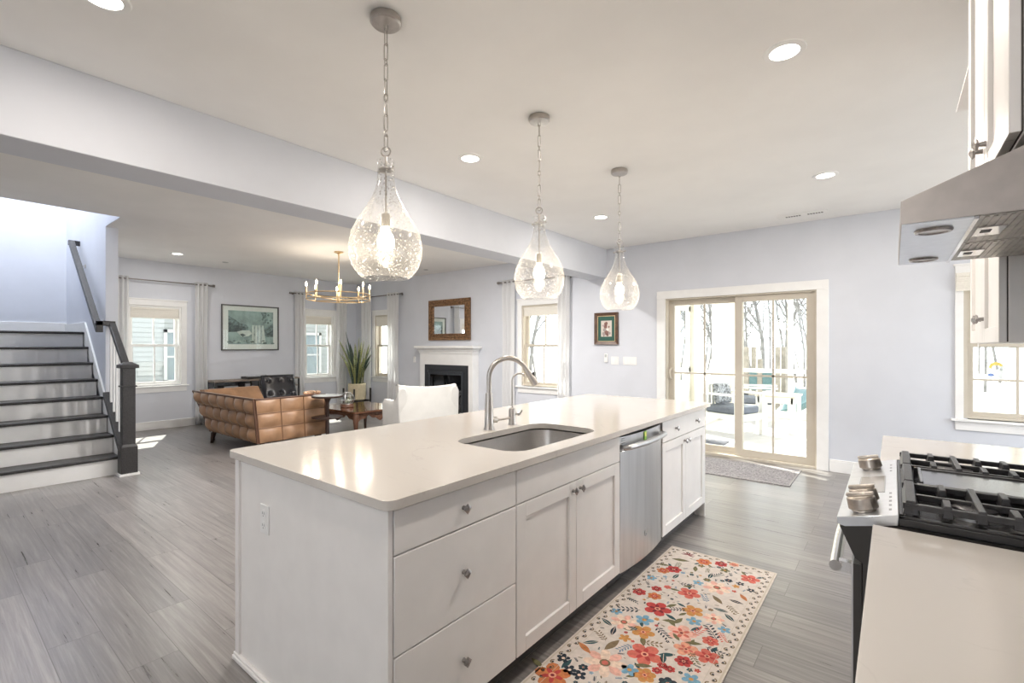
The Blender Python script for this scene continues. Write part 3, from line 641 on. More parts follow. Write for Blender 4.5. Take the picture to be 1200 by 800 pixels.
for yy in (1.665, 2.195):
    m = MB(); m.tube([(0.083+0.034*cos(2*pi*i/24), yy+0.034*sin(2*pi*i/24), zb-0.004) for i in range(24)], 0.006, 6, closed=True); l = obj('lamp_ring', m, PEWTER, lp)
    m = MB(); m.cyl((0.083, yy, zb-0.006), (0.083, yy, zb-0.003), 0.031, n=24); obj('lamp_lens', m, M('hood_lens', (0.8, 0.8, 0.78), 0.25), lp)
m = MB(); m.box(0.150, 0.158, y0+0.005, y1-0.005, zb-0.008, zb); obj('filter_rail', m, CHROME, t)
for a, b in ((y0+0.006, 1.925), (1.935, y1-0.006)):
    m = MB(); m.box(0.160, 0.55, a, b, zb-0.002, zb+0.01)
    for k in range(26): m.box(0.17+0.0145*k, 0.177+0.0145*k, a+0.012, b-0.012, zb-0.004, zb-0.002)
    f_ = obj('filter', m, M('filter_mesh', (0.40, 0.375, 0.34), 0.4, 1, var=0.15, scale=20), t)
    m = MB(); m.box(0.168, 0.222, (a+b)/2-0.06, (a+b)/2+0.06, zb-0.008, zb-0.003, 0); m.box(0.178, 0.198, (a+b)/2-0.025, (a+b)/2+0.01, zb-0.009, zb-0.0075, 1); obj('latch', m, [CHROME, SLOT], f_)
# ------------------------------------------------------------------ wall cabinets
def wall_cab(label, y0, y1, z0, z1, X, ks, crown=False):
    t = thing('wall_cabinet', label, 'cabinet', (0.45, (y0+y1)/2, z0))
    m = MB(); m.box(X+0.024, XR-0.002, y0, y1, z0, z1); obj('carcass', m, CAB, t, bevel=0.002)
    m = MB(); m.box(X+0.0195, X+0.024, y0+0.006, y1-0.006, z0+0.004, z1-0.004); obj('door_gap_shade', m, GAP, t)  # dark sheet painting the shade in the gap behind the doors
    ym = (y0+y1)/2
    for a, b, k in ((y0+0.003, ym-0.002, ym-0.035), (ym+0.002, y1-0.003, ym+0.035)):
        d = shaker('door', t, a, b, z0+0.002, z1-0.003, X, -1, s=0.057); kn(d, k, ks, X, -1)
    if crown:
        m = MB(); prof = [(X+0.03, z1), (X-0.048, z1), (X-0.048, z1+0.012), (X-0.02, z1+0.022), (X+0.03, z1+0.022)]
        m.prism(prof, y0, y1, 0, axis='y'); obj('crown_moulding', m, CAB, t)
    return t
wall_cab('white two door cabinet mounted above the range hood', 1.555, 2.305, 1.844, 2.745, 0.207, 1.935)
wall_cab('white two door wall cabinet hanging beside the right window', 2.335, 3.115, 1.372, 2.48, 0.286, 1.47, True)

# ================================================================== rugs
RC = dict(maroon=(0.20,0.02,0.03), olive=(0.16,0.15,0.07), orange=(0.58,0.20,0.07), red=(0.50,0.06,0.055), peach=(0.75,0.36,0.24), coral=(0.64,0.16,0.12), teal=(0.03,0.085,0.095), gold=(0.60,0.29,0.09), blue=(0.20,0.40,0.55), blue2=(0.16,0.24,0.33), cream=(0.84,0.66,0.53), pink=(0.80,0.46,0.37), brown=(0.22,0.16,0.09), dark=(0.025,0.035,0.05))
t0 = [('P',.039,-.184,.832,'maroon'),('L',.055,-.197,.731,'olive'),('F',.047,-.072,.796,'orange'),('F',.039,.02,.832,'red'),('F',.031,.084,.873,'peach'),('F',.047,-.185,.578,'red'),('F',.039,-.23,.522,'orange'),('F',.055,.205,.734,'coral'),('L',.039,.014,.631,'teal'),('L',.039,-.144,.498,'teal'),('F',.062,-.018,.351,'coral'),('F',.039,-.238,.196,'red'),('F',.031,-.177,.289,'red'),('F',.039,-.155,.205,'orange'),('F',.07,-.094,.093,'red'),('F',.055,.055,.186,'gold'),('B',.031,-.249,-.061,'blue'),('B',.047,-.107,-.045,'blue'),('B',.039,.09,.096,'blue'),('B',.031,.226,.114,'blue'),('B',.031,-.017,.502,'blue'),('B',.031,-.248,.392,'blue'),('C',.062,-.177,-.125,'cream'),('C',.07,.083,.511,'cream'),('C',.047,.159,.179,'cream'),('F',.055,-.07,-.144,'gold'),('F',.07,.075,-.039,'pink'),('F',.039,.2,-.018,'coral'),('L',.055,-.141,-.326,'brown'),('L',.047,.122,.379,'brown'),('F',.055,.132,-.147,'peach'),('F',.055,.221,-.139,'coral'),('F',.039,.152,-.236,'red'),('F',.078,.002,-.296,'coral'),('C',.086,-.108,-.456,'cream'),('F',.078,-.241,-.66,'orange'),('B',.039,-.007,-.432,'blue'),('F',.047,.056,-.423,'gold'),('F',.023,.085,-.364,'red'),('F',.023,.091,-.32,'red'),('F',.023,.124,-.322,'red'),('L',.039,-.243,-.177,'teal'),('L',.039,-.225,-.368,'teal'),('L',.039,.076,-.27,'teal'),('L',.039,.166,.283,'teal'),('L',.039,.218,.238,'teal'),('S',.055,.188,.056,'dark'),('S',.055,-.206,-.002,'dark'),('S',.039,-.008,.156,'dark'),('S',.047,.003,-.092,'dark'),('S',.039,-.086,-.306,'blue2'),('L',.047,-.229,-.42,'orange'),('L',.039,.226,.489,'orange'),('L',.039,.205,.418,'dark'),('F',.023,.113,.638,'dark'),('B',.023,.24,.595,'dark'),('B',.031,-.203,-.588,'dark'),('B',.031,-.155,-.591,'dark'),('B',.031,-.264,-.541,'dark'),('L',.039,-.004,.025,'olive'),('L',.039,.028,.051,'olive'),('S',.047,.134,.024,'coral'),('S',.039,.233,.05,'coral'),('L',.039,.144,-.083,'olive'),('L',.039,-.185,-.224,'dark'),('S',.047,-.008,-.204,'brown'),('S',.039,.178,-.189,'olive'),('S',.039,.235,-.078,'dark'),('L',.039,.027,-.371,'olive'),('B',.039,.214,-.329,'blue'),('S',.039,-.21,-.294,'brown'),('S',.039,.041,.663,'dark'),('L',.039,-.084,.666,'olive'),('S',.039,-.185,.658,'olive'),('S',.039,.206,.327,'brown'),('S',.039,-.059,.438,'dark'),('L',.031,-.049,.425,'olive'),('L',.039,-.257,.6,'olive'),('B',.023,.175,.64,'dark'),('S',.039,.066,.353,'blue2'),('L',.031,.066,-.084,'olive'),('S',.031,-.237,.092,'dark'),('L',.031,-.118,-.145,'teal')]
rx, ry = -0.855, 2.3; rx0, rx1, ry0, ry1 = -1.172, -0.538, 1.28, 3.213
keys = list(RC)
rmats = [M('cream_rug', (0.70, 0.63, 0.57), 0.9, var=0.07, scale=40, bump=0.15, bscale=500), M('rug_edge', (0.60, 0.53, 0.44), 0.9)] + [M('rug_' + k, c, 0.9, var=0.13, scale=60) for k, c in RC.items()]
m = MB(); m.box(rx0, rx1, ry0, ry1, 0.0005, 0.006, 0)
Z = [0.0062]
def poly(pts, k, dz=0.0):
    m.add([(x, y, 0.0062+dz) for x, y in pts], [tuple(range(len(pts)))], 2+keys.index(k) if isinstance(k, str) else k)
def petal(cx, cy, r, a, w, k, dz=0.0, n=10):
    pts = []
    for i in range(n):
        th = 2*pi*i/n; u = r*(0.5+0.5*cos(th)); v = w*sin(th)*(0.6+0.4*(u/r))
        pts.append((cx+u*cos(a)-v*sin(a), cy+u*sin(a)+v*cos(a)))
    poly(pts, k, dz)
def leaf(cx, cy, r, a, k, dz=0.0, w=0.33):
    pts = [(r*(i/6*2-1), w*r*sin(pi*i/6)) for i in range(7)] + [(r*(1-i/6*2), -w*r*sin(pi*i/6)) for i in range(1, 6)]
    poly([(cx+x*cos(a)-y*sin(a), cy+x*sin(a)+y*cos(a)) for x, y in pts], k, dz)
def disc(cx, cy, r, k, dz=0.0, n=10): poly([(cx+r*cos(2*pi*i/n), cy+r*sin(2*pi*i/n)) for i in range(n)], k, dz)
def stroke(pts, w, k, dz=0.0):
    for (x0, y0), (x1, y1) in zip(pts, pts[1:]):
        d = Vector((x1-x0, y1-y0)); l = d.length or 1; nx, ny = -d.y/l*w, d.x/l*w
        poly([(x0-nx, y0-ny), (x1-nx, y1-ny), (x1+nx, y1+ny), (x0+nx, y0+ny)], k, dz)
alt = dict(red='maroon', coral='red', orange='red', gold='orange', peach='coral', pink='coral', dark='teal', blue='blue2', cream='peach')
def motif(kd, s, x, y, c, rg):
    a = rg.uniform(0, 2*pi)
    if kd == 'F':
        np_ = 5 if s > 0.05 else 6
        for i in range(np_): petal(x, y, s, a+2*pi*i/np_, s*0.46, c, 0.0001*(i % 2))
        for i in range(np_): petal(x, y, s*0.6, a+0.5+2*pi*i/np_, s*0.16, alt.get(c, c), 0.0002)
        disc(x, y, s*0.22, 'peach', 0.0003); disc(x, y, s*0.11, 'maroon', 0.0004)
        if s > 0.045:
            for j in (1.9, 3.3): leaf(x+s*1.25*cos(a+j), y+s*1.25*sin(a+j), s*0.5, a+j, 'teal' if j < 2 else 'olive', -0.0001)
    elif kd == 'C':
        for i in range(8): petal(x, y, s*1.1, a+2*pi*i/8, s*0.32, c if i % 2 else 'pink', 0.0001*(i % 2))
        disc(x, y, s*0.28, 'brown', 0.0003); disc(x, y, s*0.17, 'coral', 0.0004)
    elif kd == 'B':
        for i in range(5): petal(x, y, s, a+2*pi*i/5, s*0.4, c, 0.0001)
        disc(x, y, s*0.25, 'gold' if c != 'dark' else 'cream', 0.0003)
    elif kd == 'L':
        leaf(x, y, s, a, c, 0.0001); stroke([(x-s*cos(a), y-s*sin(a)), (x+s*0.8*cos(a), y+s*0.8*sin(a))], 0.0012, 'cream' if c in ('teal', 'dark') else 'brown', 0.0002)
    elif kd == 'S':
        stroke([(x-s*cos(a), y-s*sin(a)), (x, y), (x+s*cos(a+0.2), y+s*sin(a+0.2))], 0.0016, c, 0.0001)
        for i in range(5):
            tq = -0.8+0.4*i
            for sg in (-1, 1): leaf(x+s*tq*cos(a)+0.3*s*cos(a+sg*1.0), y+s*tq*sin(a)+0.3*s*sin(a+sg*1.0), s*0.26, a+sg*0.9, c, 0.0001, 0.36)
    elif kd == 'P':
        for i in range(7): leaf(x+s*0.6*cos(a+0.6*i-1.8), y+s*0.6*sin(a+0.6*i-1.8), s*0.6, a+0.6*i-1.8, c, 0.0001, 0.2)
rg = random.Random(3)
pts_used = []
for kd, s, x, y, c in t0: motif(kd, s, rx+x, ry+y, c, rg); pts_used.append((rx+x, ry+y, s))
tries = 0
while tries < 2600:
    tries += 1
    x = rg.uniform(rx0+0.075, rx1-0.075); y = rg.uniform(ry0+0.08, ry1-0.08); s = rg.choice((0.05, 0.04, 0.03, 0.022, 0.014, 0.01))
    if any((x-a)**2+(y-b)**2 < (s+q*0.92)**2 for a, b, q in pts_used): continue
    kd = rg.choice('SLSLBF' if s < 0.035 else 'FSLB'); c = rg.choice(('dark', 'teal', 'olive', 'coral', 'red', 'gold', 'blue', 'brown') if kd in 'FB' else ('dark', 'teal', 'olive', 'brown', 'dark', 'blue2'))
    motif(kd, s, x, y, c, rg); pts_used.append((x, y, s))
# scroll border
def border(x0, y0, x1, y1):
    L_ = math.hypot(x1-x0, y1-y0); n_ = int(L_/0.034); ux, uy = (x1-x0)/L_, (y1-y0)/L_
    for i in range(n_):
        d = (i+0.5)*L_/n_; sg = 1 if i % 2 else -1; cx, cy = x0+ux*d-uy*0.006*sg, y0+uy*d+ux*0.006*sg
        a0 = math.atan2(uy, ux)
        ps = [(cx+(0.013-0.0006*k)*cos(a0+sg*(0.4*k)), cy+(0.013-0.0006*k)*sin(a0+sg*(0.4*k))) for k in range(11)]
        stroke(ps, 0.0030, 'brown', 0.0001); disc(cx, cy, 0.0055, 'dark', 0.0002, 6)
b_ = 0.036
border(rx0+b_, ry0+b_, rx0+b_, ry1-b_); border(rx1-b_, ry0+b_, rx1-b_, ry1-b_); border(rx0+b_, ry1-b_, rx1-b_, ry1-b_); border(rx0+b_, ry0+b_, rx1-b_, ry0+b_)
for q, w_ in ((0.010, 0.004), (0.062, 0.001)):
    for (x0, y0), (x1, y1) in (((rx0+q, ry0+q), (rx0+q, ry1-q)), ((rx1-q, ry0+q), (rx1-q, ry1-q)), ((rx0+q, ry1-q), (rx1-q, ry1-q)), ((rx0+q, ry0+q), (rx1-q, ry0+q))): stroke([(x0, y0), (x1, y1)], w_, 1, 0.0001)
tag(obj('floral_rug', m, rmats, loc=(rx, ry, 0), smooth=False, fix=False), 'cream runner rug with colourful flowers on the floor along the island', 'rug')
m = MB(); m.box(-2.0, -0.78, 5.28, 6.05, 0.0005, 0.008, 0); m.box(-2.0, -0.78, 5.28, 5.295, 0.008, 0.009, 1); m.box(-0.795, -0.78, 5.28, 6.05, 0.008, 0.009, 1)
tag(obj('door_mat', m, [M('grey_mottled_rug', (0.30, 0.285, 0.295), 0.95, var=0.45, scale=70, bump=0.2, bscale=300), M('mat_edge', (0.40, 0.38, 0.37), 0.9)], loc=(-1.4, 5.65, 0)), 'mottled grey mat on the floor before the sliding glass door', 'mat')

# ================================================================== pendants
GPROF = [(0.036, 0.50), (0.034, 0.47), (0.035, 0.43), (0.040, 0.39), (0.055, 0.345), (0.082, 0.295), (0.115, 0.245), (0.142, 0.19), (0.153, 0.135), (0.150, 0.09), (0.135, 0.045), (0.110, 0.012), (0.092, 0.0)]
def pendant(x, y, label):
    t = thing('pendant_light', label, 'pendant light', (x, y, CEIL), 'glass pendants over the island')
    m = MB(); m.lathe([(0.062, 0), (0.064, -0.004), (0.064, -0.026), (0.058, -0.032), (0.008, -0.034)], (x, y, CEIL-0.001), 28); obj('canopy', m, NICKEL, t)
    m = MB(); z = CEIL-0.032; k = 0
    def link(zc, L_, w_, r, ori):
        pts = []
        for i in range(20):
            a = 2*pi*i/20; u = w_*cos(a); v = (L_/2-w_)*(1 if sin(a) > 0 else -1)*(1 if abs(sin(a)) > 0.01 else 0) + w_*sin(a)
            pts.append((x+u*cos(ori), y+u*sin(ori), zc+v))
        m.tube(pts, r, 6, closed=True)
    zend = 2.205
    while z > zend:
        L_ = 0.072 if k % 3 else 0.030; link(z-L_/2+0.006, L_, 0.0085, 0.0022, 0.35 + (k % 2)*pi/2); z -= L_-0.008; k += 1
    ch = obj('chain', m, NICKEL, t)
    m = MB(); m.tube([(x+0.02*cos(2*pi*i/20)*cos(0.6), y+0.02*cos(2*pi*i/20)*sin(0.6), 2.185+0.02*sin(2*pi*i/20)) for i in range(20)], 0.0035, 6, closed=True); obj('hook', m, NICKEL, t)
    m = MB(); m.lathe(GPROF, (x, y, 1.648), 40, cap=False); obj('glass_shade', m, SEED, t, fix=False)
    m = MB(); m.cyl((x-0.047, y, 2.108), (x+0.047, y, 2.108), 0.0035, n=8); m.ball((x-0.048, y, 2.108), 0.007, 8); m.ball((x+0.048, y, 2.108), 0.007, 8); m.lathe([(0.03, 2.106), (0.03, 2.112), (0.006, 2.118), (0.006, 2.165)], (x, y, 0), 16); m.cyl((x, y, 2.11), (x, y, 1.92), 0.004, n=8); obj('stem', m, NICKEL, t)
    m = MB(); m.lathe([(0.006, 1.925), (0.017, 1.92), (0.018, 1.868), (0.013, 1.862)], (x, y, 0), 14); obj('socket', m, TANV, t)
    m = MB(); m.lathe([(0.012, 1.865), (0.016, 1.85), (0.031, 1.828), (0.036, 1.803), (0.031, 1.778), (0.016, 1.767), (0.0, 1.765)], (x, y, 0), 16); obj('bulb', m, BULB, t)
    l = bpy.data.lights.new('pendant_lamp', 'POINT'); l.energy = 2.8; l.color = (1, 0.86, 0.68); l.shadow_soft_size = 0.04
    lo = bpy.data.objects.new('pendant_lamp', l); COL.objects.link(lo); lo.parent = t; lo.location = (0, 0, 1.725-CEIL)
pendant(-1.680, 1.247, 'clear seeded glass pendant hanging nearest the camera above the island')
pendant(-1.680, 2.37, 'clear seeded glass pendant hanging above the sink, middle of three')
pendant(-1.690, 3.48, 'clear seeded glass pendant at the far end of the island')

# ================================================================== ceiling fittings
CANS = [(-2.467, 0.47, 'recessed ceiling light at the upper left beside the beam'), (-0.40, 2.565, 'recessed ceiling light between the pendants and the range hood'), (-2.446, 2.567, 'recessed ceiling light left of the middle pendant'), (-0.43, 4.626, 'recessed ceiling light in front of the ceiling vent'), (-2.458, 4.612, 'recessed ceiling light left of the farthest pendant')]
def can(x, y, label, w, extra=None):
    t = thing('recessed_light', label, 'ceiling light', (x, y, CEIL), 'recessed ceiling lights')
    m = MB(); m.lathe([(0.062, -0.001), (0.064, -0.008), (0.088, -0.006), (0.092, -0.001)], (x, y, CEIL), 32, cap=False); obj('trim_ring', m, TRIM, t)
    m = MB(); m.cyl((x, y, CEIL-0.0055), (x, y, CEIL-0.0012), 0.063, n=32); obj('lens', m, LENS, t)
    l = bpy.data.lights.new('can_lamp', 'AREA'); l.shape = 'DISK'; l.size = 0.12; l.energy = w; l.color = extra or CAN_COL
    lo = bpy.data.objects.new('can_lamp', l); COL.objects.link(lo); lo.parent = t; lo.location = (0, 0, -0.012)
for x, y, lb in CANS: can(x, y, lb, CAN_W * ((1.9 if y < 3 else 1.8) if x > -1 else 0.9))
can(-8.403, 2.466, 'recessed ceiling light in the living room near the stairs', 8.0, (1, 0.96, 0.92))
for x, y, w_ in ((-0.43, 0.5, 4.0), (-2.45, -1.6, CAN_W), (-0.43, -1.6, CAN_W)): can(x, y, 'unseen recessed ceiling light behind the camera in the kitchen', w_)  # unseen: first follows the ceiling grid, rear ones added as fill light
for x, y in ((-4.2, 2.9), (-4.2, 4.1)): can(x, y, 'added recessed fill light over the living room hidden behind the beam', LIV_FILL_W, (1, 0.96, 0.92))  # lamps added out of sight to brighten the living room
# unseen upstairs lamp, added to brighten the stairwell
t = thing('landing_fill_lamp', 'added unseen round ceiling lamp lighting the stairwell from upstairs', 'ceiling light', (-8.2, 0.8, 5.3))
m = MB(); m.lathe([(0.16, 0), (0.16, -0.03), (0.12, -0.07), (0.0, -0.085)], (-8.2, 0.8, 5.299), 24); obj('shade', m, LENS, t)
l = bpy.data.lights.new('landing_fill_light', 'AREA'); l.shape = 'DISK'; l.size = 0.5; l.energy = 78; l.color = (0.96, 0.98, 1)
lo = bpy.data.objects.new('landing_fill_light', l); COL.objects.link(lo); lo.parent = t; lo.location = (0, 0, -0.1)
t = thing('air_vent', 'white ceiling register with two dark slots near the sliding door wall', 'vent', (-0.75, 5.86, CEIL))
m = MB(); m.box(-0.98, -0.52, 5.79, 5.93, CEIL-0.007, CEIL-0.0005); obj('plate', m, CEILM, t, bevel=0.002)
for xa in (-0.90, -0.70):
    m = MB()
    for k in range(6): m.box(xa+0.024*k, xa+0.024*k+0.017, 5.835, 5.875, CEIL-0.0085, CEIL-0.0065)
    obj('louvre', m, SLOT, t)
for x, y, lb in ((-8.635, 3.209, 'tiny round sprinkler cover on the living room ceiling above the framed print'), (-6.635, 5.80, 'tiny round sprinkler cover on the living room ceiling above the mirror')):
    m = MB(); m.lathe([(0.045, -0.001), (0.045, -0.006), (0.02, -0.012), (0.0, -0.013)], (x, y, CEIL), 18); tag(obj('sprinkler_cover', m, M('cover_grey', (0.5, 0.5, 0.5), 0.5), loc=(x, y, CEIL)), lb, 'sprinkler')

# ================================================================== wall plates and pictures
def switch_plate(u0, u1, z0, z1, n, label):
    t = thing('light_switch', label, 'switch', (u0, YF, z0))
    m = MB(TF); m.box(u0, u1, -0.006, 0, z0, z1); obj('plate', m, PLATE, t, bevel=0.003)
    for i in range(n):
        uc = u0 + (u1-u0)*(i+0.5)/n; m = MB(TF); m.box(uc-0.016, uc+0.016, -0.010, -0.005, (z0+z1)/2-0.033, (z0+z1)/2+0.033); obj('rocker', m, PLATE, t, bevel=0.002)
switch_plate(-3.15, -3.03, 1.10, 1.215, 2, 'white double light switch in the middle of three plates below the small picture')
switch_plate(-2.965, -2.76, 1.10, 1.215, 4, 'wide white switch plate nearest the sliding door')
t = thing('thermostat', 'slim white thermostat left of the double light switch', 'thermostat', (-3.22, YF, 1.12))
m = MB(TF); m.box(-3.25, -3.20, -0.022, 0, 1.13, 1.255); obj('body', m, PLATE, t, bevel=0.004); m = MB(TF); m.box(-3.24, -3.21, -0.0235, -0.021, 1.205, 1.245); obj('screen', m, M('grey_lcd', (0.5, 0.53, 0.52), 0.3), t)
t = thing('wall_outlet', 'white outlet plate on the wall left of the fireplace', 'outlet', (-7.45, YF, 1.08)); outlet(t, TF, -7.45, 1.10)
t = thing('small_picture', 'small brown framed picture with green mat on the wall left of the sliding door', 'picture', (-3.22, YF, 1.39))
def frame_rect(m, u0, u1, z0, z1, w, v0, v1, mi=0, v2=None):
    v2 = v1 if v2 is None else v2
    O = [(u0, z0), (u1, z0), (u1, z1), (u0, z1)]; I = [(u0+w, z0+w), (u1-w, z0+w), (u1-w, z1-w), (u0+w, z1-w)]
    for i in range(4):
        j = (i+1) % 4
        m.hexa([(O[i][0], v0, O[i][1]), (O[j][0], v0, O[j][1]), (I[j][0], v0, I[j][1]), (I[i][0], v0, I[i][1]), (O[i][0], v1, O[i][1]), (O[j][0], v1, O[j][1]), (I[j][0], v2, I[j][1]), (I[i][0], v2, I[i][1])], mi)
m = MB(TF); frame_rect(m, -3.405, -3.035, 1.385, 1.845, 0.045, 0, -0.035, 0, -0.022); frame_rect(m, -3.36, -3.08, 1.43, 1.80, 0.008, -0.005, -0.020, 1); obj('frame', m, [BROWNF, BRASS], t, bevel=0.002)
m = MB(TF); m.box(-3.36, -3.08, -0.010, -0.004, 1.43, 1.80); obj('mat_board', m, M('green_mat', (0.035, 0.105, 0.08), 0.8), t)
m = MB(TF); m.box(-3.305, -3.135, -0.0115, -0.0095, 1.50, 1.73, 0)
rg2 = random.Random(5)
for cx, cz, r, k in ((-3.225, 1.685, 0.03, 1), (-3.235, 1.65, 0.035, 1), (-3.25, 1.60, 0.03, 2), (-3.22, 1.56, 0.045, 1), (-3.20, 1.60, 0.02, 3), (-3.17, 1.55, 0.022, 2), (-3.26, 1.54, 0.03, 2), (-3.27, 1.66, 0.018, 4), (-3.18, 1.64, 0.015, 1), (-3.20, 1.525, 0.02, 1), (-3.26, 1.515, 0.012, 1)):
    m.add([(cx+r*cos(2*pi*i/9)*rg2.uniform(.7, 1.1), -0.0118-0.0002*k, cz+r*sin(2*pi*i/9)*rg2.uniform(.7, 1.1)) for i in range(9)], [tuple(range(9))], k)
obj('print', m, [M('cream_paper', (0.62, 0.56, 0.50), 0.8), M('sepia_ink', (0.25, 0.13, 0.11), 0.8), M('grey_ink', (0.35, 0.30, 0.28), 0.8), M('pale_ink', (0.8, 0.76, 0.72), 0.8), M('mauve_ink', (0.45, 0.35, 0.33), 0.8)], t, smooth=False)
# large print on the left wall
t = thing('framed_print', 'large framed grey green landscape print above the console table', 'picture', (XL, 3.95, 1.28))
m = MB(TL); frame_rect(m, 3.44, 4.465, 1.285, 2.125, 0.022, 0, -0.03); obj('frame', m, M('dark_grey_frame', (0.10, 0.10, 0.10), 0.35, 0.4), t, bevel=0.002)
m = MB(TL); m.box(3.46, 4.445, -0.012, -0.004, 1.305, 2.105); obj('mat_board', m, M('white_mat', (0.82, 0.83, 0.81), 0.8), t)
m = MB(TL); m.box(3.555, 4.36, -0.0135, -0.0115, 1.40, 2.02, 0)
rg2 = random.Random(9)
def blob(ps, k, v): m.add([(a, v, b) for a, b in ps], [tuple(range(len(ps)))], k)
blob([(3.555, 1.92), (3.66, 1.86), (3.76, 1.79), (3.86, 1.77), (3.90, 1.72), (3.90, 1.66), (3.555, 1.64)], 1, -0.0138)
blob([(3.555, 1.80), (3.64, 1.76), (3.75, 1.74), (3.85, 1.72), (3.86, 1.66), (3.7, 1.63), (3.555, 1.62)], 2, -0.0140)
blob([(3.70, 1.63), (3.80, 1.66), (3.92, 1.66), (3.97, 1.60), (3.90, 1.55), (3.78, 1.54)], 3, -0.0142); blob([(3.75, 1.58), (3.80, 1.60), (3.86, 1.57), (3.80, 1.54)], 2, -0.0144)
blob([(4.36, 1.80), (4.28, 1.75), (4.20, 1.70), (4.14, 1.62), (4.16, 1.54), (4.36, 1.54)], 1, -0.0138); blob([(4.36, 1.69), (4.28, 1.62), (4.18, 1.57), (4.36, 1.56)], 2, -0.0140)
for k in range(7): blob([(3.97+0.03*k, 1.76+0.01*sin(k*2)), (3.995+0.03*k, 1.76), (4.01+0.035*k, 1.42), (3.965+0.03*k, 1.42)], 3 if k % 2 == 0 else 4, -0.0146-0.0001*k)
for k in range(26):
    x = 3.57 + 0.78*rg2.random(); z = 1.41+0.06*rg2.random(); r = 0.012+0.02*rg2.random(); blob([(x+r*1.4*cos(2*pi*i/7), z+r*0.6*sin(2*pi*i/7)) for i in range(7)], rg2.choice((1, 2, 4)), -0.0155-0.00003*k)
for k in range(18):
    x = 4.15+0.2*rg2.random(); z = 1.80+0.2*rg2.random(); r = 0.012+0.015*rg2.random(); blob([(x+r*cos(2*pi*i/6), z+r*sin(2*pi*i/6)) for i in range(6)], 1, -0.0139-0.00003*k)
obj('print', m, [M('print_sky', (0.30, 0.40, 0.385), 0.6, var=0.25, scale=5), M('print_hill', (0.155, 0.215, 0.21), 0.6, var=0.4, scale=25), M('print_dark', (0.07, 0.10, 0.10), 0.6, var=0.4, scale=25), M('print_pale', (0.62, 0.68, 0.64), 0.6, var=0.1), M('print_mid', (0.36, 0.44, 0.42), 0.6, var=0.3, scale=20)], t, smooth=False)
m = MB(TL); m.box(3.462, 4.443, -0.022, -0.020, 1.307, 2.103); obj('glazing', m, glass_mat('picture_glass', (0.98, 1, 0.99), 0.05), t, smooth=False)
# mirror
t = thing('wall_mirror', 'square mirror in a carved gilt brown frame above the fireplace mantel', 'mirror', (-6.44, YF, 1.48))
m = MB(TF); frame_rect(m, -6.99, -5.90, 1.475, 2.235, 0.115, -0.01, -0.045, 0, -0.035); frame_rect(m, -6.885, -6.005, 1.58, 2.13, 0.016, -0.01, -0.05, 0)
for k in range(34):
    for z in (1.535, 2.175): m.ball((-6.97+0.032*k, -0.045, z), 0.017, 6)
for k in range(22):
    for u in (-6.935, -5.955): m.ball((u, -0.045, 1.51+0.0325*k), 0.017, 6)
obj('frame', m, GOLDF, t)
m = MB(TF); m.box(-6.88, -6.01, -0.026, -0.012, 1.585, 2.125); obj('mirror_glass', m, MIRR, t, smooth=False)

# ================================================================== fireplace
t = thing('fireplace', 'white mantel fireplace with a black gas insert below the mirror', 'fireplace', (-6.42, YF, 0))
D = -0.16
m = MB(TF); a0, a1 = -7.10, -5.72; o0, o1 = -6.98, -5.82
m.box(a0, o0, D, 0, 0, 1.02); m.box(o1, a1, D, 0, 0, 1.02); m.box(a0, a1, D, 0, 1.02, 1.23); m.box(a0-0.015, o0-0.03, D-0.015, D, 0, 0.14); m.box(o1+0.03, a1+0.015, D-0.015, D, 0, 0.14)
m.box(a0-0.012, a1+0.012, D-0.012, 0, 1.23, 1.25); obj('surround', m, TRIM, t, bevel=0.003)
m = MB(TF)
for z0, z1, e in ((1.25, 1.275, 0.02), (1.275, 1.30, 0.035), (1.30, 1.325, 0.055), (1.325, 1.37, 0.085)): m.box(a0-e, a1+e, D-e, 0, z0, z1)
obj('mantel_shelf', m, TRIM, t, bevel=0.006)
GM = M('black_metal', (0.035, 0.037, 0.042), 0.4, 0.3)
m = MB(TF); frame_rect(m, o0, o1, 0.0, 1.02, 0.17, -0.08, D+0.012); 
ins = obj('insert_frame', m, GM, t, bevel=0.003)
m = MB(TF); b0, b1 = o0+0.17, o1-0.17
m.box(b0, b1, -0.04, -0.02, 0.17, 0.85); m.box(b0, b0+0.01, -0.14, -0.02, 0.17, 0.85); m.box(b1-0.01, b1, -0.14, -0.02, 0.17, 0.85); m.box(b0, b1, -0.14, -0.02, 0.17, 0.18); m.box(b0, b1, -0.14, -0.02, 0.84, 0.85); obj('firebox', m, GM, t)
m = MB(TF); frame_rect(m, b0-0.04, b1+0.04, 0.14, 0.88, 0.04, D-0.008, D+0.02); m.box(b0-0.03, b1+0.03, D-0.028, D-0.008, 0.845, 0.865); m.box(b0-0.05, b1+0.05, D-0.035, D-0.005, 0.885, 0.905)
obj('door_frame', m, M('gunmetal', (0.09, 0.095, 0.105), 0.32, 0.7), ins, bevel=0.002)
m = MB(TF); m.box(b0, b1, D+0.0, D+0.004, 0.18, 0.84); obj('glass_door', m, glass_mat('fire_glass', (0.6, 0.62, 0.64), 0.22), t, smooth=False)
m = MB(TF)
for k in range(5): m.tube([(b0+0.08+0.14*k, -0.10, 0.20+0.02*(k % 2)), (b0+0.20+0.13*k, -0.055, 0.30+0.03*((k+1) % 2))], [0.035, 0.028], 8)
obj('logs', m, M('grey_log', (0.30, 0.27, 0.25), 0.9, var=0.3), t)
m = MB(TF); m.box(b0+0.02, b1-0.02, -0.145, -0.125, 0.19, 0.225); obj('grate_bar', m, CHROME, t)

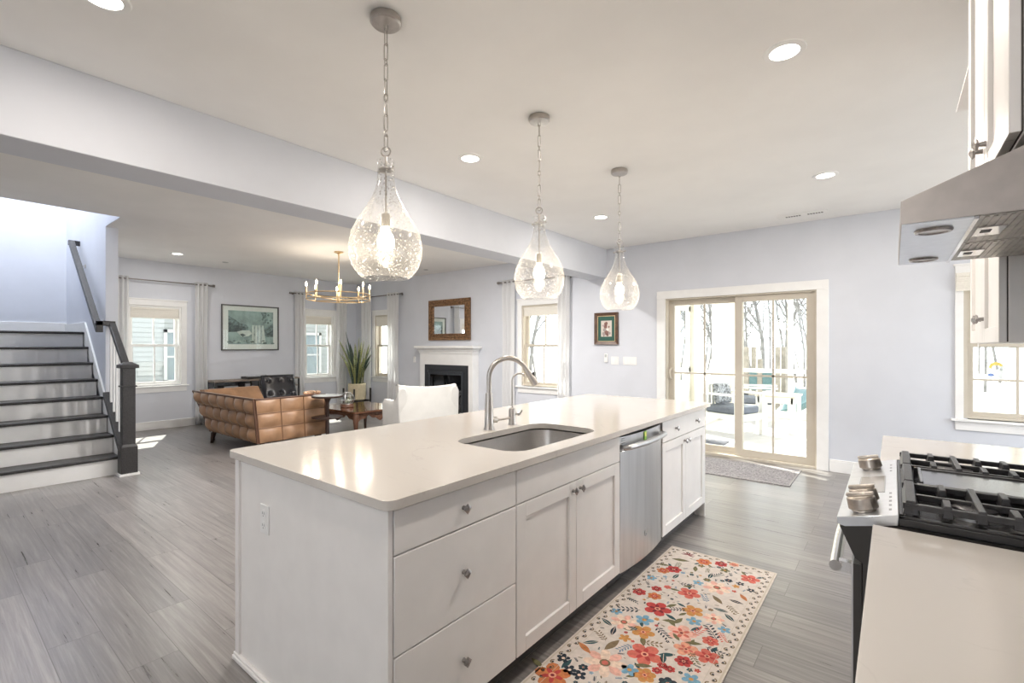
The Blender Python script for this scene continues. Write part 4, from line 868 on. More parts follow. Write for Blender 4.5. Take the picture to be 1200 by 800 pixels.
# ================================================================== curtains, rods, blinds
RN = M('rod_nickel', (0.22, 0.20, 0.19), 0.35, 0.8)
def curtain(T, u0, u1, z1, label, folds, seed, v=-0.085):
    rgc = random.Random(seed); ph = rgc.uniform(0, 6)
    m = MB(T)
    def fn(a, b):
        pinch = 1 - 0.10*sin(pi*min(1, b*1.0))
        uc = (u0+u1)/2; u = uc + (u0 + (u1-u0)*a - uc)*pinch
        return (u + 0.008*sin(9*b+ph)*(1-b), v + 0.024*sin(2*pi*folds*a+ph+0.4*sin(3*b)) , 0.012 + (z1-0.012)*b)
    m.grid(fn, 10*folds, 14)
    o = obj('curtain', m, SHEER, loc=T @ Vector(((u0+u1)/2, v, 0)), solid=0.003, fix=False)
    tag(o, label, 'curtain', 'white curtains')
def rod(T, u0, u1, z, label, v=-0.085):
    t = thing('curtain_rod', label, 'curtain rod', T @ Vector(((u0+u1)/2, v, z)), 'curtain rods')
    m = MB(T); m.cyl((u0, v, z), (u1, v, z), 0.010, n=10); obj('pole', m, RN, t)
    for u, s in ((u0, -1), (u1, 1)):
        m = MB(T); m.tube([(u, v, z), (u+s*0.03, v, z), (u+s*0.035, v, z), (u+s*0.07, v, z)], [0.014, 0.014, 0.022, 0.022], 12); obj('finial', m, RN, t)
        m = MB(T); m.cyl((u-s*0.03, v, z), (u-s*0.03, 0, z), 0.007, n=8); m.cyl((u-s*0.03, -0.006, z), (u-s*0.03, 0, z), 0.025, n=12); obj('bracket', m, RN, t)
RZ = 2.425
rod(TL, 1.90, 3.24, RZ, 'thin curtain rod over the window beside the stairs')
curtain(TL, 1.92, 2.10, RZ+0.04, 'white curtain panel left of the window beside the stairs', 3, 1); curtain(TL, 3.00, 3.20, RZ+0.04, 'white curtain panel between the stair side window and the framed print', 3, 2)
rod(TL, 4.72, 5.98, RZ, 'thin curtain rod over the window right of the framed print')
curtain(TL, 4.76, 4.98, RZ+0.04, 'white curtain panel just right of the framed print', 3, 3); curtain(TL, 5.68, 5.94, RZ+0.04, 'white curtain panel left of the snake plant', 3, 4)
rod(TF, -9.10, -7.80, RZ, 'thin curtain rod over the window left of the fireplace')
curtain(TF, -9.12, -8.78, RZ+0.04, 'white curtain panel right behind the snake plant', 3, 5); curtain(TF, -8.20, -7.82, RZ+0.04, 'white curtain panel left of the fireplace', 4, 6)
rod(TF, -5.14, -3.80, RZ, 'thin curtain rod over the window right of the fireplace')
curtain(TF, -5.12, -4.85, RZ+0.04, 'white curtain panel right of the fireplace', 3, 7); curtain(TF, -4.03, -3.80, RZ+0.04, 'white curtain panel left of the small green matted picture', 3, 8)
BLM = M('cream_blind_fabric', (0.80, 0.77, 0.70), 0.8, var=0.06, scale=60, stretch=(1, 1, 8))
def blind(T, u0, u1, z1, h, label):
    m = MB(T); n_ = 6
    m.box(u0, u1, 0.002, 0.035, z1-0.035, z1)
    for k in range(n_):
        a = z1-0.035-(h-0.035)*k/n_; b = z1-0.035-(h-0.035)*(k+1)/n_
        m.hexa([(u0, 0.006, b), (u1, 0.006, b), (u1, 0.034, b), (u0, 0.034, b), (u0, 0.012, a), (u1, 0.012, a), (u1, 0.028, a), (u0, 0.028, a)])
    tag(obj('window_blind', m, BLM, loc=T @ Vector(((u0+u1)/2, 0, z1-h)), bevel=0.002), label, 'blind', 'raised window blinds')
e = 0.038
blind(TL, 2.10+e, 2.83-e, WZ1-e, 0.17, 'cream raised blind in the window beside the stairs'); blind(TL, 5.0+e, 5.64-e, WZ1-e, 0.17, 'cream raised blind in the window right of the framed print')
blind(TF, -8.76+e, -8.05-e, WZ1-e, 0.20, 'cream raised blind in the window behind the snake plant'); blind(TF, -4.76+e, -3.95-e, WZ1-e, 0.14, 'cream raised blind in the window between fireplace and small picture'); blind(TF @ Matrix.Translation((0, -0.06, 0)), 0.47, 1.31, 2.055, 0.17, 'cream raised blind in the right window beside the wall cabinet')
m = MB(TF); m.tube([(0.625, -0.04, 1.90), (0.622, -0.03, 1.55), (0.624, -0.006, 1.2), (0.622, -0.004, 1.12)], 0.003, 6); m.lathe([(0.003, 0.04), (0.008, 0.02), (0.008, 0.0)], (0.622, -0.004, 1.09), 8); tag(obj('blind_cord', m, PLATE, loc=(0.62, YF, 1.1)), 'white pull cord hanging from the blind in the right window', 'cord')
# window cling
m = MB(TF); vv = 0.0575
def cl(cx, cz, r, k, sx=1, sz=1, n_=12): m.prism([(cx+r*sx*cos(2*pi*i/n_), cz+r*sz*sin(2*pi*i/n_)) for i in range(n_)], vv-0.0015, vv, k, axis='y')
m.prism([(0.752+0.05*cos(a), 1.165+0.05*sin(a)) for a in [radians(x) for x in range(20, 200, 15)]] + [(0.752+0.03*cos(a), 1.155+0.03*sin(a)) for a in [radians(x) for x in range(200, 20, -15)]], vv-0.0022, vv-0.0012, 0, axis='y')
cl(0.775, 1.11, 0.034, 1, 0.8, 1.3); cl(0.795, 1.16, 0.022, 1); cl(0.79, 1.055, 0.02, 1); cl(0.717, 1.095, 0.02, 2, 1.1, 0.8)
tag(obj('window_sticker', m, [M('yellow_cling', (0.82, 0.66, 0.18), 0.4), M('white_cling', (0.8, 0.86, 0.84), 0.4), M('blue_cling', (0.2, 0.3, 0.62), 0.4)], loc=(0.77, YF, 1.0), smooth=False), 'small yellow white and blue sticker on the glass of the right window', 'sticker')

# ================================================================== living room furniture
# --- tufted sofa
t = thing('tufted_sofa', 'tan tufted leather sofa with its back towards the stairs', 'sofa', (-7.2, 3.1, 0))
def lerp(a, b, u): return Vector(a)*(1-u) + Vector(b)*u
def tuft_panel(m, c00, c10, c11, c01, nu, nv, h, outw, res=8, mi=0, stagger=False):
    outw = Vector(outw).normalized()
    def fn(a, b):
        p = lerp(lerp(c00, c10, a), lerp(c01, c11, a), b)
        uu = a*nu; row = int(min(nv-1, b*nv))
        s = (abs(sin(pi*uu)) ** 0.85) * (abs(sin(pi*b*nv)) ** 0.75) if 0 < b < 1 and 0 < a < 1 else 0
        return p + outw*(h*s)
    m.grid(fn, nu*res, nv*res, mi)
def closed_slab(m, A, Bq, mi=0):  # A: outer quad c00 c10 c11 c01 ; B inner quad
    m.hexa([A[0], A[1], Bq[1], Bq[0], A[3], A[2], Bq[2], Bq[3]], mi)
zb, ztp = 0.14, 0.69
b00, b10, b11, b01 = (-7.68, 2.66, zb), (-6.22, 2.68, zb), (-6.235, 2.64, ztp), (-8.19, 2.60, ztp)
i00, i10, i11, i01 = (-7.60, 2.86, zb), (-6.42, 2.86, zb), (-6.42, 2.78, ztp-0.01), (-8.05, 2.74, ztp-0.01)
m = MB(); closed_slab(m, (b00, b10, b11, b01), (i00, i10, i11, i01)); tuft_panel(m, b00, b10, b11, b01, 7, 3, 0.065, (0, -1, -0.1)); bk = obj('backrest', m, TAN, t, ang=80)
a00, a10, a11, a01 = (-6.22, 2.70, zb), (-6.22, 3.60, zb), (-6.24, 3.60, ztp), (-6.24, 2.66, ztp)
m = MB(); closed_slab(m, (a00, a10, a11, a01), ((-6.40, 2.82, zb), (-6.40, 3.60, zb), (-6.38, 3.60, ztp-.005), (-6.38, 2.78, ztp-.005))); tuft_panel(m, a00, a10, a11, a01, 3, 3, 0.035, (1, 0, -0.05)); ar = obj('armrest', m, TAN, t, ang=80)
f00, f10, f11, f01 = (-7.62, 2.86, zb), (-7.62, 3.56, zb), (-8.16, 3.53, 0.705), (-8.16, 2.74, 0.695)
m = MB(); closed_slab(m, (f00, f10, f11, f01), ((-7.74, 2.86, zb), (-7.74, 3.56, zb), (-8.30, 3.53, .705), (-8.30, 2.72, .695))); tuft_panel(m, f00, f10, f11, f01, 2, 2, 0.02, (1, 0, 0.8)); obj('armrest', m, TAN, t, ang=80)
m = MB(); m.box(-7.60, -6.41, 2.86, 3.58, zb, 0.28); obj('seat_base', m, TAN, t, bevel=0.02)
for xa, xb in ((-7.58, -7.02), (-7.0, -6.42)):
    m = MB(); m.box(xa, xb, 2.88, 3.60, 0.285, 0.43); obj('seat_cushion', m, TAN, t, bevel=0.04, seg=4)
SEAM_SHADE = M('seam_crease_shade', (0.17, 0.085, 0.04), 0.5)  # dark tubes paint crease shade along the tuft seams
def seams(parent, q, nu, nv, o):
    o = Vector(o)
    for i in range(1, nu):
        m = MB(); m.tube([lerp(lerp(q[0], q[1], i/nu), lerp(q[3], q[2], i/nu), k/6) + o for k in range(7)], 0.007, 6); obj('seam_shade', m, SEAM_SHADE, parent)
    for j in range(1, nv):
        m = MB(); m.tube([lerp(lerp(q[0], q[3], j/nv), lerp(q[1], q[2], j/nv), k/6) + o for k in range(7)], 0.006, 6); obj('seam_shade', m, SEAM_SHADE, parent)
seams(bk, (b00, b10, b11, b01), 7, 3, (0, -0.003, 0)); seams(ar, (a00, a10, a11, a01), 3, 3, (0.002, 0, 0))
m = MB(); m.tube([b00, lerp(b00, b01, .3), lerp(b00, b01, .7), b01, lerp(b01, b11, .5), b11, lerp(b11, b10, .5), b10], 0.013, 8); obj('piping', m, PIPE, bk)
m = MB(); m.tube([a00, lerp(a00, a01, .5), a01, lerp(a01, a11, .5), a11, a10], 0.013, 8); obj('piping', m, PIPE, ar)
for x, y in ((-7.52, 2.62), (-6.32, 2.76), (-7.55, 3.48), (-6.32, 3.5)):
    m = MB(); m.tube([(x, y, 0.0), (x+0.015, y+0.02, 0.14)], [0.020, 0.034], 10); obj('leg', m, BRONZE, t)
m = MB(); m.tube([(-7.70, 2.70, 0.0), (-7.715, 2.70, 0.03), (-7.68, 2.70, 0.08), (-7.66, 2.71, 0.14)], [0.03, 0.024, 0.022, 0.034], 10); obj('leg', m, BRONZE, t)
# --- black chair
t = thing('leather_chair', 'black button tufted leather lounge chair behind the tan sofa', 'chair', (-8.3, 3.97, 0))
def pillow(m, c, ax, up, nrm_, w, h, d, nu, nv, mi=0):
    c = Vector(c); ax = Vector(ax).normalized(); up = Vector(up).normalized(); nrm_ = Vector(nrm_).normalized()
    def mk(s):
        def fn(a, b):
            ed = (1-(2*a-1)**6)*(1-(2*b-1)**6); bt = 1.0
            for i in range(nu):
                for j in range(nv):
                    du = (a-(i+0.5)/nu)*w; dv = (b-(j+0.5)/nv)*h; bt -= 0.55*math.exp(-(du*du+dv*dv)/0.0011)
            return c + ax*((a-.5)*w) + up*((b-.5)*h) + nrm_*(s*d*0.5*max(0, ed)**0.5*(bt if s > 0 else 1))
        return fn
    m.grid(mk(1), 28, 24, mi); m.grid(mk(-1), 28, 24, mi)
m = MB(); N1 = Vector((0.93, -0.05, 0.36)).normalized(); AX = Vector((0.05, 1, 0)).normalized(); UP = N1.cross(AX)
pillow(m, (-8.33, 3.955, 0.65), AX, UP, N1, 0.56, 0.46, 0.13, 3, 2); bkk = obj('backrest', m, BLEATH, t, ang=80)
m = MB()
for i in range(3):
    for j in range(2):
        p = Vector((-8.33, 3.955, 0.65)) + AX*((i+.5)/3-.5)*0.56 + UP*((j+.5)/2-.5)*0.46 + N1*0.034; m.ball(p, 0.013, 8)
obj('buttons', m, BLEATH, bkk)
m = MB(); pillow(m, (-8.02, 3.95, 0.40), AX, (-0.97, 0.05, -0.12), (-.12, 0, .97), 0.56, 0.52, 0.13, 3, 3); obj('seat', m, BLEATH, t, ang=80)
m = MB()
for s in (-0.27, 0.27):
    m.tube([(-8.46, 3.955+s, 0.80), (-8.30, 3.955+s, 0.45), (-8.05, 3.955+s, 0.20), (-7.84, 3.955+s, 0.0)], 0.011, 8); m.tube([(-7.80, 3.955+s, 0.36), (-8.05, 3.955+s, 0.28), (-8.35, 3.955+s, 0.15), (-8.47, 3.955+s, 0.0)], 0.011, 8)
m.cyl((-8.05, 3.69, 0.24), (-8.05, 4.22, 0.24), 0.009); m.cyl((-8.40, 3.69, 0.67), (-8.40, 4.22, 0.67), 0.009); obj('frame', m, BLACK, t)
# --- console table
t = thing('console_table', 'long narrow wood topped console with dark metal frame against the left wall', 'table', (-9.25, 3.95, 0))
m = MB(); m.box(-9.43, -9.06, 3.20, 4.70, 0.735, 0.765); obj('tabletop', m, M('weathered_wood', (0.23, 0.19, 0.155), 0.5, var=0.25, scale=10, stretch=(12, 1, 1)), t, bevel=0.003)
for y in (3.215, 3.94, 4.685):
    for x in (-9.42, -9.075):
        m = MB(); m.box(x-0.014, x+0.014, y-0.014, y+0.014, 0, 0.735); obj('leg', m, BLACK, t)
m = MB(); m.box(-9.42, -9.07, 3.22, 4.68, 0.60, 0.615); m.box(-9.42, -9.07, 3.22, 4.68, 0.18, 0.20); obj('shelf', m, M('console_shelf', (0.16, 0.13, 0.11), 0.5), t)
t = thing('record_player', 'black and silver record player on the console table', 'record player', (-9.2, 3.75, 0.765))
m = MB(); m.box(-9.36, -9.08, 3.74, 4.12, 0.768, 0.808); 
for y in (3.76, 4.10):
    for x in (-9.34, -9.10): m.cyl((x, y, 0.765), (x, y, 0.769), 0.015)
obj('base', m, BLACK, t, bevel=0.004)
m = MB(); m.lathe([(0.13, 0.809), (0.13, 0.822), (0.03, 0.823), (0.0, 0.824)], (-9.22, 3.91, 0), 28); obj('platter', m, SILVER, t)
m = MB(); m.lathe([(0.018, 0.809), (0.018, 0.835), (0, 0.836)], (-9.12, 4.08, 0), 10); m.tube([(-9.12, 4.08, 0.832), (-9.15, 3.98, 0.835), (-9.19, 3.93, 0.828)], 0.004, 6); obj('tonearm', m, CHROME, t)
for (y0, y1, h, lb) in ((3.36, 3.60, 0.05, 'black box on the upper console shelf behind the sofa'), (3.70, 3.80, 0.08, 'small dark speaker on the console shelf below the record player')):
    m = MB(); m.box(-9.38, -9.10, y0, y1, 0.616, 0.616+h); m.box(-9.10, -9.097, y0+0.01, y1-0.01, 0.622, 0.61+h, 1); tag(obj('media_box', m, [BLACK, GREYT], loc=(-9.24, (y0+y1)/2, 0.616), bevel=0.004), lb, 'box')
# --- coffee table
t = thing('coffee_table', 'carved dark wood coffee table with a glossy top beside the cream armchair', 'table', (-6.25, 4.15, 0))
c0, c1, d0, d1 = -6.75, -5.72, 3.74, 4.62
m = MB(); m.prism(rrect(c0, c1, d0, d1, 0.03), 0.435, 0.46); obj('tabletop', m, M('polished_walnut', (0.12, 0.055, 0.032), 0.10, var=0.3, scale=9, stretch=(2, 12, 2), coat=0.5), t, bevel=0.006)
def apron(m, p0, p1, n_=24):
    p0, p1 = Vector(p0), Vector(p1); d = (p1-p0).normalized(); nn = Vector((d.y, -d.x, 0))*0.012
    def fn(a, s):
        p = p0.lerp(p1, a); zz = 0.435 - (0.085 + 0.035*cos(4*pi*a) + 0.015*cos(12*pi*a))*s; return p.x, p.y, zz
    for i in range(n_):
        a, b = i/n_, (i+1)/n_; q = [Vector(fn(a, 1)), Vector(fn(b, 1)), Vector(fn(b, 0)), Vector(fn(a, 0))]
        m.hexa([q[0]+nn, q[1]+nn, q[1]-nn, q[0]-nn, q[3]+nn, q[2]+nn, q[2]-nn, q[3]-nn])
i_ = 0.05
for pa, pb in (((c0+i_, d0+i_), (c1-i_, d0+i_)), ((c1-i_, d0+i_), (c1-i_, d1-i_)), ((c1-i_, d1-i_), (c0+i_, d1-i_)), ((c0+i_, d1-i_), (c0+i_, d0+i_))):
    m = MB(); apron(m, (*pa, 0), (*pb, 0)); obj('apron', m, CARVE, t)
for sx, sy in ((0, 0), (1, 0), (0, 1), (1, 1)):
    x = c1-i_ if sx else c0+i_; y = d1-i_ if sy else d0+i_; ox = (1 if sx else -1); oy = (1 if sy else -1)
    m = MB(); m.tube([(x+ox*o, y+oy*o, z) for o, z in ((0.0, 0.434), (0.018, 0.36), (0.012, 0.25), (-0.004, 0.12), (0.0, 0.05), (0.02, 0.0))], [0.038, 0.042, 0.03, 0.022, 0.02, 0.03], 10); obj('leg', m, WALNUT, t)
t = thing('glass_terrarium', 'faceted clear glass terrarium on the coffee table', 'terrarium', (-6.25, 3.95, 0.46))
xx, yy = -6.32, 4.0
m = MB(); m.lathe([(0.09, 0), (0.095, 0.01), (0.085, 0.05), (0.0, 0.052)], (xx, yy, 0.46), 18); obj('base', m, CARVE, t)
m = MB(); m.lathe([(0.07, 0.052), (0.105, 0.11), (0.09, 0.17), (0.045, 0.22), (0.0, 0.225)], (xx, yy, 0.46), 7, cap=False); obj('glass', m, glass_mat('terrarium_glass', (0.9, 0.95, 0.94), 0.25), t, smooth=False)
m = MB(); pr_g = [(0.07, 0.052), (0.105, 0.11), (0.09, 0.17), (0.045, 0.22)]
for r, z in pr_g: m.tube([(xx+r*cos(2*pi*i/7), yy+r*sin(2*pi*i/7), 0.46+z) for i in range(7)], 0.003, 5, closed=True)
for i in range(7): m.tube([(xx+r*cos(2*pi*i/7), yy+r*sin(2*pi*i/7), 0.46+z) for r, z in pr_g], 0.003, 5)
obj('came', m, M('pale_came', (0.6, 0.6, 0.6), 0.3, 0.8), t)
m = MB()
for i in range(9): a = i*0.7; m.ball((xx+0.045*cos(a*2.3), yy+0.045*sin(a*1.7), 0.53+0.004*i), 0.022, 6)
obj('moss', m, M('pale_moss', (0.35, 0.36, 0.28), 0.9, var=0.3), t)
# --- two tier side table
t = thing('side_table', 'round two tier dark metal side table at the end of the tan sofa', 'table', (-6.9, 4.05, 0)); xx, yy = -6.72, 3.93
xx, yy = -6.07, 3.52
xx, yy = -5.95, 3.47
m = MB(); m.lathe([(0.195, 0), (0.205, 0.006), (0.205, 0.02), (0.195, 0.024), (0.0, 0.024)], (xx, yy, 0.676), 36, 0); tp = obj('tabletop', m, BRONZE, t)
m = MB(); m.lathe([(0.185, 0), (0.185, 0.003), (0, 0.003)], (xx, yy, 0.700), 36); obj('inlay', m, GREYT if False else GREYTOP, tp)
m = MB(); m.lathe([(0.185, 0.40), (0.20, 0.404), (0.20, 0.415), (0.0, 0.416)], (xx, yy, 0), 36); obj('shelf', m, BRONZE, t)
m = MB(); m.lathe([(0.13, 0), (0.13, 0.012), (0.05, 0.03), (0.03, 0.05), (0.024, 0.06), (0.022, 0.60), (0.032, 0.63), (0.055, 0.676)], (xx, yy, 0), 18); obj('pedestal', m, BRONZE, t)
m = MB(); m.ball((-6.33, 3.44, ztp+0.03), 0.05, 10, sc=(1, 1.6, .6)); m.ball((-6.31, 3.53, ztp+0.028), 0.045, 10, sc=(1, 1, .6)); m.ball((-6.34, 3.37, ztp+0.026), 0.035, 10, sc=(1, 1, .7)); tag(obj('folded_scarf', m, M('patterned_scarf', (0.50, 0.33, 0.22), 0.9, var=0.6, scale=30), loc=(-6.33, 3.44, ztp)), 'small crumpled patterned cloth lying on the sofa arm', 'cloth')
# --- cream armchair (back to the camera, facing the coffee table)
t = thing('cream_armchair', 'cream upholstered armchair with sloping arms in front of the fireplace', 'armchair', (-4.85, 4.3, 0))
X0 = -4.78
CH = Matrix.Translation((-4.60, 4.13, 0)) @ Matrix.Rotation(radians(-20), 4, 'Z') @ Matrix.Diagonal((0.92, 0.84, 1, 1)) @ Matrix.Translation((4.78, -4.275, 0))
def shell_top(s):      # s 0..1 from near side to far side of the back
    return 0.835 + 0.03*(2*s-1)**2 - 0.018*s
def back_fn(side):
    def fn(a, b):
        y = 3.80 + 0.95*a; z = 0.16 + (shell_top(a)-0.16)*b
        x = X0 - 0.10*b - 0.05*((2*a-1)**2) - (0.13 if side else 0)
        return (x + (0.10 if not side else 0)*0, y, z)
    return fn
m = MB(CH); NA = 20; vs = []; fs = []
for k, fnc in enumerate((back_fn(0), back_fn(1))): m.grid(fnc, NA, 10)
f0, f1 = back_fn(0), back_fn(1)
m.grid(lambda a, b: Vector(f0(a, 1)).lerp(Vector(f1(a, 1)), b) + Vector((0, 0, 0.012*sin(pi*b))), NA, 4); m.grid(lambda a, b: Vector(f0(0, a)).lerp(Vector(f1(0, a)), b), 10, 2); m.grid(lambda a, b: Vector(f0(1, a)).lerp(Vector(f1(1, a)), b), 10, 2); m.grid(lambda a, b: Vector(f0(a, 0)).lerp(Vector(f1(a, 0)), b), NA, 2)
obj('backrest', m, CREAM, t, ang=70)
for nm, ya, yb, sg in (('armrest', 3.79, 3.91, -1), ('armrest', 4.64, 4.76, 1)):
    m = MB(CH); sec = []
    for i in range(15):
        q = i/14; x = X0-0.10 - 0.62*q; zt_ = 0.655 + 0.18*(1-min(1, q*1.7))**2.2; fl = sg*0.05*max(0, q-0.25)*1.2
        sec.append([(x, ya+min(0, fl), 0.16), (x, yb+max(0, fl), 0.16), (x, yb+max(0, fl)+0.012, zt_-0.06), (x, (ya+yb)/2+0.04+fl, zt_), (x, (ya+yb)/2-0.04+fl, zt_), (x, ya+min(0, fl)-0.012, zt_-0.06)])
    n_ = 6; m.add([p for s_ in sec for p in s_], [(i*n_+k, i*n_+(k+1) % n_, (i+1)*n_+(k+1) % n_, (i+1)*n_+k) for i in range(14) for k in range(n_)] + [tuple(range(n_)), tuple(14*n_+k for k in range(n_))]); obj(nm, m, CREAM, t, bevel=0.012, ang=60)
m = MB(CH); m.box(-5.50, X0-0.13, 3.915, 4.635, 0.16, 0.30); obj('seat_base', m, CREAM, t, bevel=0.015)
m = MB(CH); m.box(-5.54, X0-0.21, 3.925, 4.625, 0.303, 0.45); obj('seat_cushion', m, CREAM, t, bevel=0.04, seg=4)
for x, y in ((-4.90, 3.86), (-4.90, 4.69), (-5.42, 3.86), (-5.42, 4.69)):
    m = MB(CH); m.tube([(x, y, 0), (x, y, 0.165)], [0.016, 0.026], 10); obj('leg', m, BRONZE, t)
# --- snake plant, basket and stand
px_, py_ = -8.86, 5.84
t = thing('plant_stand', 'dark four post plant stand in the living room corner', 'plant stand', (px_, py_, 0))
for sx, sy in ((1, 1), (1, -1), (-1, 1), (-1, -1)):
    m = MB(); m.box(px_+sx*0.195-0.014, px_+sx*0.195+0.014, py_+sy*0.195-0.014, py_+sy*0.195+0.014, 0, 0.48); obj('post', m, BLACK, t)
m = MB(); m.box(px_-0.195, px_+0.195, py_-0.012, py_+0.012, 0.20, 0.23); m.box(px_-0.012, px_+0.012, py_-0.195, py_+0.195, 0.20, 0.23)
for s in (-0.195, 0.195): m.box(px_-0.195, px_+0.195, py_+s-0.01, py_+s+0.01, 0.20, 0.23); m.box(px_+s-0.01, px_+s+0.01, py_-0.195, py_+0.195, 0.20, 0.23)
obj('crossbar', m, BLACK, t)
t = thing('snake_plant', 'tall variegated snake plant in a pale woven basket', 'plant', (px_, py_, 0.23))
m = MB(); m.lathe([(0.15, 0.0), (0.18, 0.02)] + [(0.18+0.004*(k % 2), 0.02+0.02*k) for k in range(1, 17)] + [(0.17, 0.35), (0.16, 0.33), (0.16, 0.30)], (px_, py_, 0.231), 32); pot = obj('basket', m, M('woven_straw', (0.60, 0.52, 0.35), 0.85, var=0.3, scale=50, stretch=(1, 1, 4), bump=0.6, bscale=90), t)
m = MB(); m.cyl((px_, py_, 0.23+0.28), (px_, py_, 0.23+0.305), 0.158, n=24); obj('soil', m, M('dark_soil', (0.04, 0.03, 0.02), 0.95, var=0.3), t)
LG = M('snake_leaf_green', (0.24, 0.28, 0.14), 0.4, var=0.6, scale=9, stretch=(2, 2, 6)); LY = M('snake_leaf_edge', (0.48, 0.46, 0.17), 0.45, var=0.1); LD = M('snake_leaf_dark', (0.045, 0.07, 0.05), 0.4, var=0.5, scale=9, stretch=(2, 2, 6))
rgp = random.Random(11)
for k in range(30):
    a = k*2.4; r0 = 0.02 + 0.10*rgp.random(); h = rgp.uniform(0.50, 0.98); lean = rgp.uniform(0.06, 0.32); tw = rgp.uniform(0, pi); w0 = rgp.uniform(0.030, 0.043)
    if k == 0: h, a, lean = 1.16, 3.6, 0.20
    if k == 1: h, a, lean = 0.86, 0.3, 0.30
    if k == 2: h, a, lean = 0.78, -0.5, 0.52
    if k == 3: h, a, lean = 1.04, 2.2, 0.10
    m = MB(); n_ = 12; rows = []
    for i in range(n_+1):
        s = i/n_; c = Vector((px_+(r0+lean*s**1.6)*cos(a), py_+(r0+lean*s**1.6)*sin(a), 0.52+h*s)); w = w0*(0.6+0.9*s-0.55*s*s)*(1-s**5)+0.001; d = Vector((cos(tw+0.9*s), sin(tw+0.9*s), 0)); nn = Vector((-d.y, d.x, 0))*w*0.25
        rows.append([c-d*w, c-d*w*0.72-nn*0.6, c-nn, c+d*w*0.72-nn*0.6, c+d*w])
    vs = [p for r in rows for p in r]
    for q, mi in ((0, 1), (1, 0), (2, 0), (3, 1)): pass
    m.add(vs, []); base = 0
    for i in range(n_):
        for q in range(4): m.f.append([i*5+q, i*5+q+1, (i+1)*5+q+1, (i+1)*5+q]); m.m.append(1 if q in (0, 3) else 0)
    dk = k in (0, 1, 2) or k % 6 == 5
    obj('leaf', m, [LD if dk else LG, LD if dk else LY], t, solid=0.003, fix=False)
# --- chandelier
cx, cy = -6.39, 3.906
t = thing('chandelier', 'brass ring chandelier with candle bulbs over the living room seating', 'chandelier', (cx, cy, CEIL))
m = MB(); m.lathe([(0.065, 0), (0.065, -0.012), (0.03, -0.025), (0.012, -0.04), (0.010, -0.07)], (cx, cy, CEIL-0.001), 24); obj('canopy', m, BRASS, t)
m = MB(); m.cyl((cx, cy, CEIL-0.06), (cx, cy, 2.03), 0.009, n=10); m.lathe([(0.0, 2.0), (0.014, 2.01), (0.022, 2.03), (0.022, 2.16), (0.012, 2.18)], (cx, cy, 0), 14); obj('stem', m, BRASS, t)
R = 0.44
for z in (2.045, 2.125):
    m = MB(); m.tube([(cx+R*cos(2*pi*i/48), cy+R*sin(2*pi*i/48), z) for i in range(48)], 0.008, 8, closed=True); obj('ring', m, BRASS, t)
for k in range(4):
    a = k*pi/2+0.3; m = MB(); m.tube([(cx, cy, 2.045), (cx+R*cos(a), cy+R*sin(a), 2.045)], 0.007, 8); obj('spoke', m, BRASS, t)
for k in range(8):
    a = k*pi/4+0.3; x, y = cx+R*cos(a), cy+R*sin(a)
    m = MB(); m.cyl((x, y, 2.035), (x, y, 2.135), 0.008, n=8); m.lathe([(0.022, 2.13), (0.022, 2.136), (0.012, 2.138), (0.012, 2.225), (0.009, 2.227)], (x, y, 0), 12); cdl = obj('candle_arm', m, BRASS, t)
    m = MB(); m.lathe([(0.007, 2.226), (0.013, 2.245), (0.012, 2.262), (0.004, 2.285), (0.0, 2.295)], (x, y, 0), 10); obj('bulb', m, FLAME, cdl)
m = MB(); m.lathe([(0.012, 2.18), (0.012, 2.27), (0.008, 2.275)], (cx+0.03, cy, 0), 10); obj('centre_candle', m, BRASS, t)
for k in range(8):
    a = k*pi/4+0.3
    l = bpy.data.lights.new('candle_lamp', 'POINT'); l.energy = 1.7; l.color = (1, 0.86, 0.68); l.shadow_soft_size = 0.022
    lo = bpy.data.objects.new('candle_lamp', l); COL.objects.link(lo); lo.parent = t; lo.location = (R*cos(a), R*sin(a), 2.33-CEIL)

# ================================================================== outside
GZ0 = -0.75
m = MB(); m.box(-70, 60, -30, 90, GZ0-0.3, GZ0); struct('ground', m, M('pale_leaf_litter', (0.60, 0.56, 0.50), 0.95, var=0.3, scale=1.5))
CRM = M('cream_porch_paint', (0.82, 0.77, 0.66), 0.6, var=0.02); WPT = M('porch_white', (0.85, 0.84, 0.80), 0.6, var=0.02)
PZ = -0.10
m = MB(); m.box(-3.0, 1.6, YF+TH+0.01, 11.0, PZ-0.15, PZ); 
tag(obj('porch_deck', m, M('grey_deck_boards', (0.52, 0.51, 0.51), 0.7, var=0.12, scale=6, stretch=(1, 14, 1)), loc=(-0.7, 8.7, PZ)), 'pale grey boarded porch deck outside the sliding door', 'deck', kind='structure')
t = thing('screened_porch', 'cream posts and white rails of the screened porch outside the sliding door', 'porch', (-2.75, 8.7, PZ))
for (x0, x1, y0, y1) in ((-2.85, -2.70, 6.50, 6.66), (-2.85, -2.70, 7.45, 7.78), (-2.85, -2.70, 8.45, 8.8), (-2.90, -2.58, 10.2, 10.9), (-1.64, -1.55, 10.85, 10.94), (-0.1, 0.0, 10.85, 10.94), (1.45, 1.6, 10.8, 10.95)):
    m = MB(); m.box(x0, x1, y0, y1, PZ, 2.75); obj('post', m, CRM, t, bevel=0.004)
m = MB(); m.box(-2.58, 1.45, 10.87, 10.93, 0.82, 0.90); obj('top_rail', m, WPT, t); m = MB(); m.box(-2.58, 1.45, 10.86, 10.94, PZ+0.0, 0.05); obj('bottom_rail', m, CRM, t)
m = MB(); m.box(-2.81, -2.75, 8.8, 10.2, 0.82, 0.90); obj('top_rail', m, WPT, t); m = MB(); m.box(-2.82, -2.74, 8.8, 10.2, PZ, 0.05); obj('bottom_rail', m, CRM, t)
